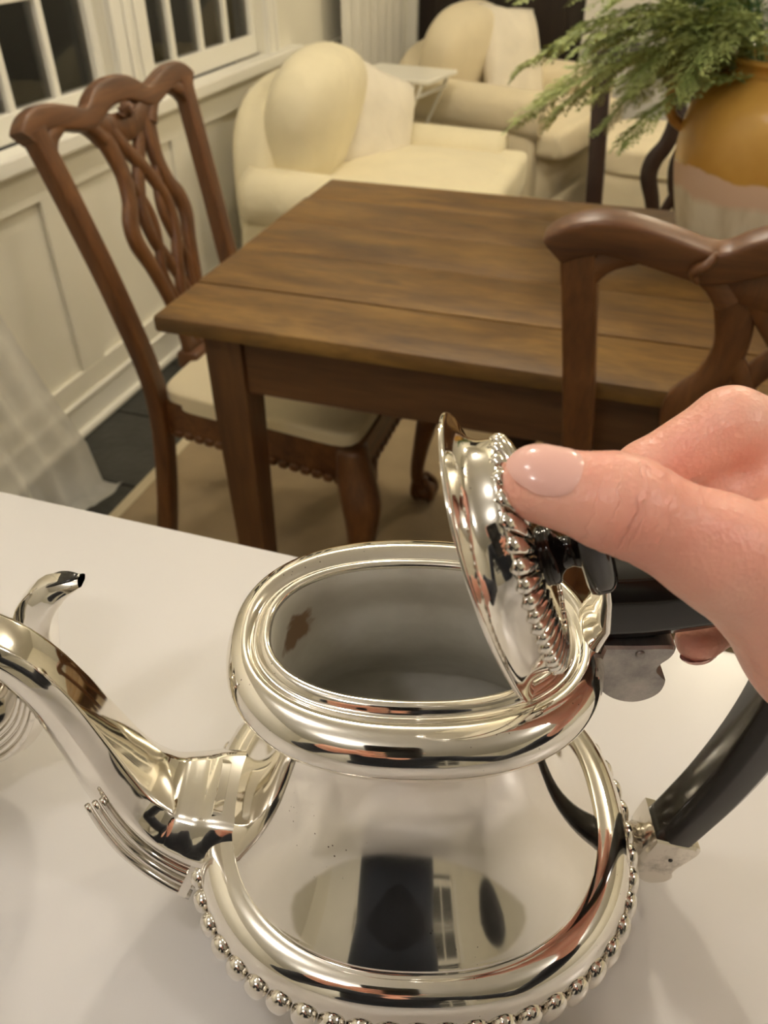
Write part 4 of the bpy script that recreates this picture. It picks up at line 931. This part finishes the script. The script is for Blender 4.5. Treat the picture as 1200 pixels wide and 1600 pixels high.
d = smin(d, chain((M_mcp, M_pip, M_dip, M_tip), (12, 9.6, 8.4, 7.4), 2.5), 4)
d = smin(d, chain((R_mcp, R_pip, R_dip, R_tip), (11.5, 9.0, 8.0, 7.0), 2.5), 2.5)
d = smin(d, chain((P_mcp, P_pip, P_dip, P_tip), (10.5, 8.0, 7.0, 6.2), 2.5), 2.5)
# knuckle creases on the thumb and the flexed index finger
def crease(c0, axis, depth, width, n_=None):
    global d
    c0 = np.array(c0, np.float32); a = np.array(axis, np.float32); a /= np.linalg.norm(a)
    q = GX-c0; t = q@a; rr = np.sqrt(np.maximum((q*q).sum(-1)-t*t, 0))
    t = t+1.2*np.sin(rr*.5+(q[..., 2])*.25)
    d = d+depth*np.exp(-(t/width)**2)*(rr < 16)
for o_, dp in ((-3.0, .45), (.2, .75), (2.6, .5), (5.4, .4)): crease(np.array(T_ip)-tax*o_, tax, dp, .7)
ix = np.array(I_pip)-np.array(I_dip)
crease(np.array(I_pip)*.75+np.array(I_mcp)*.25, np.array(I_mcp)-np.array(I_pip), .5, .8)
HV, HF = surfnet(d, hb0, h_)
# relax a little
def relax(V, Fc, it=2, lam=.5):
    E_ = np.vstack([Fc[:, [0, 1]], Fc[:, [1, 2]], Fc[:, [2, 3]], Fc[:, [3, 0]]])
    for _ in range(it):
        acc = np.zeros_like(V); cn = np.zeros(len(V)); np.add.at(acc, E_[:, 0], V[E_[:, 1]]); np.add.at(acc, E_[:, 1], V[E_[:, 0]]); np.add.at(cn, E_[:, 0], 1); np.add.at(cn, E_[:, 1], 1)
        V = V+lam*(acc/cn[:, None]-V)
    return V
HV = relax(HV, HF, 1, .4)
HW = np.array([tl2w(v) for v in HV])
# --- whole figure, world metres
wr_w = tl2w(WR); fa_w = tl2w(FA)
PX, PYY = .10, -.60
SHR, SHL = np.array([PX+.185, PYY+.10, 1.365]), np.array([PX-.185, PYY+.10, 1.365])
ELR = np.array([.36, -.20, 1.02]); ELL = np.array([-.23, -.27, 1.05]); WRL = np.array([-.088, -.075, 1.155])
def body_sdf(prims, lo, hi, h):
    axs = [np.arange(lo[i], hi[i], h, dtype=np.float32) for i in range(3)]; X_ = np.stack(np.meshgrid(*axs, indexing='ij'), -1)
    dd = None
    for a, b, ra, rb, k, *fl_ in prims:
        c_ = cone_sdf(X_, a, b, ra, rb, fl_[0] if fl_ else None); dd = c_ if dd is None else smin(dd, c_, k)
    return surfnet(dd, np.array(lo), h)
HD = np.array([PX-.02, PYY+.20, 1.565]); NK = np.array([PX, PYY+.11, 1.42])
prims = [(HD+[0, -.01, .03], HD+[0, .015, -.035], .088, .070, .03), (HD+[0, .03, -.07], HD+[0, .045, -.085], .045, .035, .04), (HD+[0, .075, .0], HD+[0, .092, -.022], .012, .016, .02),
         (HD+[-.083, -.005, -.01], HD+[-.085, 0, -.035], .016, .012, .012), (HD+[.083, -.005, -.01], HD+[.085, 0, -.035], .016, .012, .012), (HD+[0, -.02, -.06], NK, .055, .055, .04), (NK, NK+[0, -.03, -.12], .06, .10, .05)]
prims += [(SHR, SHL, .05, .05, .04), (NK+[0, -.03, -.12], np.array([PX, PYY, 1.0]), .10, .09, .05), (SHR, ELR, .045, .034, .03), (ELR, fa_w+(wr_w-fa_w)*.4, .034, .021, .02), (SHL, ELL, .045, .034, .03), (ELL, WRL+(ELL-WRL)*.3, .034, .025, .02)]
lo = np.min([np.minimum(p[0], p[1]) for p in prims], 0)-.12; hi = np.max([np.maximum(p[0], p[1]) for p in prims], 0)+.12
V1, F1 = body_sdf(prims, lo, hi, .0075)
# left hand holding the phone
phc = CAM+CX*(-.018)+CY*.052-CZ*.009
LHp = [(WRL, phc+CX*(-.046)+CY*.045-CZ*.012, .027, .024, .02), (WRL, WRL+(ELL-WRL)*.45, .027, .033, .02)]
for k in range(4):
    o_ = CY*(.012+.021*k); a = phc+CX*(-.046)+o_-CZ*.008; LHp += [(phc+CX*(-.046)+CY*.045-CZ*.012, a, .02, .010, .015), (a, phc+CX*(-.040)+o_+CZ*.012, .0095, .0085, .006), (phc+CX*(-.040)+o_+CZ*.012, phc+CX*(-.012)+o_+CZ*.013, .0085, .007, .004)]
a = phc+CX*(-.046)+CY*.06-CZ*.016; LHp += [(a, phc+CX*(-.038)+CY*.02-CZ*.018, .014, .011, .012), (phc+CX*(-.038)+CY*.02-CZ*.018, phc+CX*(-.02)+CY*(-.005)-CZ*.016, .011, .009, .006)]
lo = np.min([np.minimum(p[0], p[1]) for p in LHp], 0)-.05; hi = np.max([np.maximum(p[0], p[1]) for p in LHp], 0)+.05
V2, F2 = body_sdf(LHp, lo, hi, .003)
mbp = MB()
person = empty('person', (PX, PYY, 0), 0, 'person in a dark sweater lifting the teapot lid with one hand', 'person')
o3 = np.array([PX, PYY, 0])
allV = np.vstack([HW, V1, V2]); allF = np.vstack([HF, F1+len(HW), F2+len(HW)+len(V1)])
bodyo = obj('body', allV-o3, allF, M_skin, person)
def hand_attr(name, p0, axis, span, rad):
    a = np.array(axis, float); a /= np.linalg.norm(a); q = HV-np.array(p0); t = q@a
    rr = np.linalg.norm(q-t[:, None]*a, axis=1); w = np.clip(1.6-rr/rad, 0, 1)*np.clip(2.2-np.abs(t)/span*1.6, 0, 1)
    for nm, v, fill in ((name+'_t', .5+t/span*.5, 9.0), (name+'_w', w, 0.0)):
        at = bodyo.data.attributes.new(nm, 'FLOAT', 'POINT'); buf = np.full(len(allV), fill, np.float32); buf[:len(HV)] = v; at.data.foreach_set('value', buf)
hand_attr('thumb', np.array(T_ip), -tax, 12.0, 13.0)
hand_attr('index', np.array(I_pip)*.80+np.array(I_mcp)*.20, np.array(I_mcp)-np.array(I_pip), 10.0, 14.0)
# nails
def nailplate(c0, t, n_, r_, l0, l1, half, mat, lift=.25, flatk=1.0):
    t = np.array(t, float); t /= np.linalg.norm(t); n_ = np.array(n_, float); n_ = n_-t*np.dot(n_, t); n_ /= np.linalg.norm(n_); s_ = np.cross(t, n_)
    V = []; A_, B_ = 14, 12
    for i in range(A_+1):
        u = -1+2*i/A_
        for j in range(B_+1):
            v = -1+2*j/B_
            # squircle -> rounded oval plate
            uu = u*math.sqrt(max(0, 1-.42*v*v)); vv = v*math.sqrt(max(0, 1-.42*u*u))
            th = vv*half; x = (l0+l1)/2+uu*(l1-l0)/2
            rr = r_(x)+lift-(.5*max(abs(u), abs(v))**6)
            V.append(np.array(c0)+t*x+rr*(math.cos(th)*n_/flatk+math.sin(th)*s_))
    Fc = [(i*(B_+1)+j, i*(B_+1)+j+1, (i+1)*(B_+1)+j+1, (i+1)*(B_+1)+j) for i in range(A_) for j in range(B_)]
    return [tl2w(v)-o3 for v in V], Fc
def thumb_r(x):
    x = x
    if x > 0: return math.sqrt(max(9.2**2-(x*.86)**2, 9))
    return 9.2-x*.098
V, Fc = nailplate(T_tip, tax, nail_n, thumb_r, -6.5, 9.4, RX(52), M_nail, .6, 1.09)
obj('thumbnail', V, Fc, M_nail, bodyo)
mt = np.array(M_tip)-np.array(M_dip)
V, Fc = nailplate(M_tip, mt, (0.1, -.5, -.9), lambda x: 7.5 if x < 0 else math.sqrt(max(7.5**2-(x*.8)**2, 9)), -4, 8.0, RX(50), M_nail, .3)
obj('fingernail', V, Fc, M_nail, bodyo)
# face
for s in (-1, 1):
    V, Fc = softbox(HD+[s*.031, .074, .004]-o3, (.012, .010, .009), 2, 6); obj('eye', V, Fc, paint('eye', (.75, .72, .68), .2, .02, 50, 0), bodyo)
V, Fc = softbox(HD+[0, .080, -.052]-o3, (.024, .008, .007), 2, 6); obj('mouth', V, Fc, paint('lips', (.50, .18, .15), .4, .05, 50, 0), bodyo)
pr = [(HD+[0, -.03, .045], HD+[0, -.045, -.02], .098, .092, .03), (HD+[0, -.06, -.03], HD+[0, -.07, -.12], .08, .06, .03)]
V, Fc = body_sdf(pr, HD+[-.15, -.2, -.24], HD+[.15, .12, .18], .007)
hmask = V[:, 1] < HD[1]+.055; V[:, 1] = np.minimum(V[:, 1], HD[1]+.055)
obj('hair', V-o3, Fc, M_hair, bodyo)
hip = np.array([PX, PYY-.02, .98])
sleeve_r = fa_w+(wr_w-fa_w)*.25
pr = [(SHR, SHL, .075, .075, .03), (np.array([PX, PYY+.07, 1.28]), np.array([PX, PYY, 1.02]), .135, .130, .06, ((0, 1, 0), 1.25)), (np.array([PX-.07, PYY+.06, 1.27]), np.array([PX-.05, PYY, 1.0]), .11, .115, .05), (np.array([PX+.07, PYY+.06, 1.27]), np.array([PX+.05, PYY, 1.0]), .11, .115, .05),
      (SHR, ELR, .070, .052, .04), (ELR, sleeve_r, .052, .040, .03), (SHL, ELL, .070, .052, .04), (ELL, WRL+(ELL-WRL)*.22, .052, .038, .03)]
lo = np.min([np.minimum(p[0], p[1]) for p in pr], 0)-.16; hi = np.max([np.maximum(p[0], p[1]) for p in pr], 0)+.16
V, Fc = body_sdf(pr, lo, hi, .010); obj('sweater', V-o3, Fc, M_sweater, bodyo)
pr = [(np.array([PX-.06, PYY-.01, .96]), np.array([PX+.06, PYY-.01, .96]), .128, .128, .03)]
for s in (-1, 1): pr += [(np.array([PX+s*.085, PYY, .88]), np.array([PX+s*.10, PYY+.02, .50]), .095, .065, .05), (np.array([PX+s*.10, PYY+.02, .50]), np.array([PX+s*.11, PYY-.02, .10]), .065, .052, .03)]
V, Fc = body_sdf(pr, (PX-.3, PYY-.2, .04), (PX+.3, PYY+.2, 1.15), .012); obj('trousers', V-o3, Fc, M_jeans, bodyo)
for s in (-1, 1):
    V, Fc = softbox((s*.11, .035, .046), (.048, .135, .045), 3, 10, lambda q: np.array([q[0], q[1], q[2]*(1-.25*max(0, q[1])) if q[2] > 0 else q[2]])); obj('shoe', V, Fc, M_shoe, bodyo)
# phone
ph = empty('smartphone', (0, 0, 0), 0, 'black smartphone held up by the person behind the teapot', 'phone')
ph.matrix_world = Matrix.Translation(phc) @ CAMROT.to_4x4()
V, Fc = softbox((0, 0, 0), (.036, .0735, .0042), 8, 12); obj('case', V, Fc, M_phone, ph)
V, Fc = lathe([(.0075, .0075, 0), (.0075, .0075, -.0012), (.006, .006, -.0016), (.001, .001, -.0016)], 20); V = [(v[0]+.018, v[1]+.052, v[2]-.0040) for v in V]; obj('lens', V, Fc, M_glass, ph)
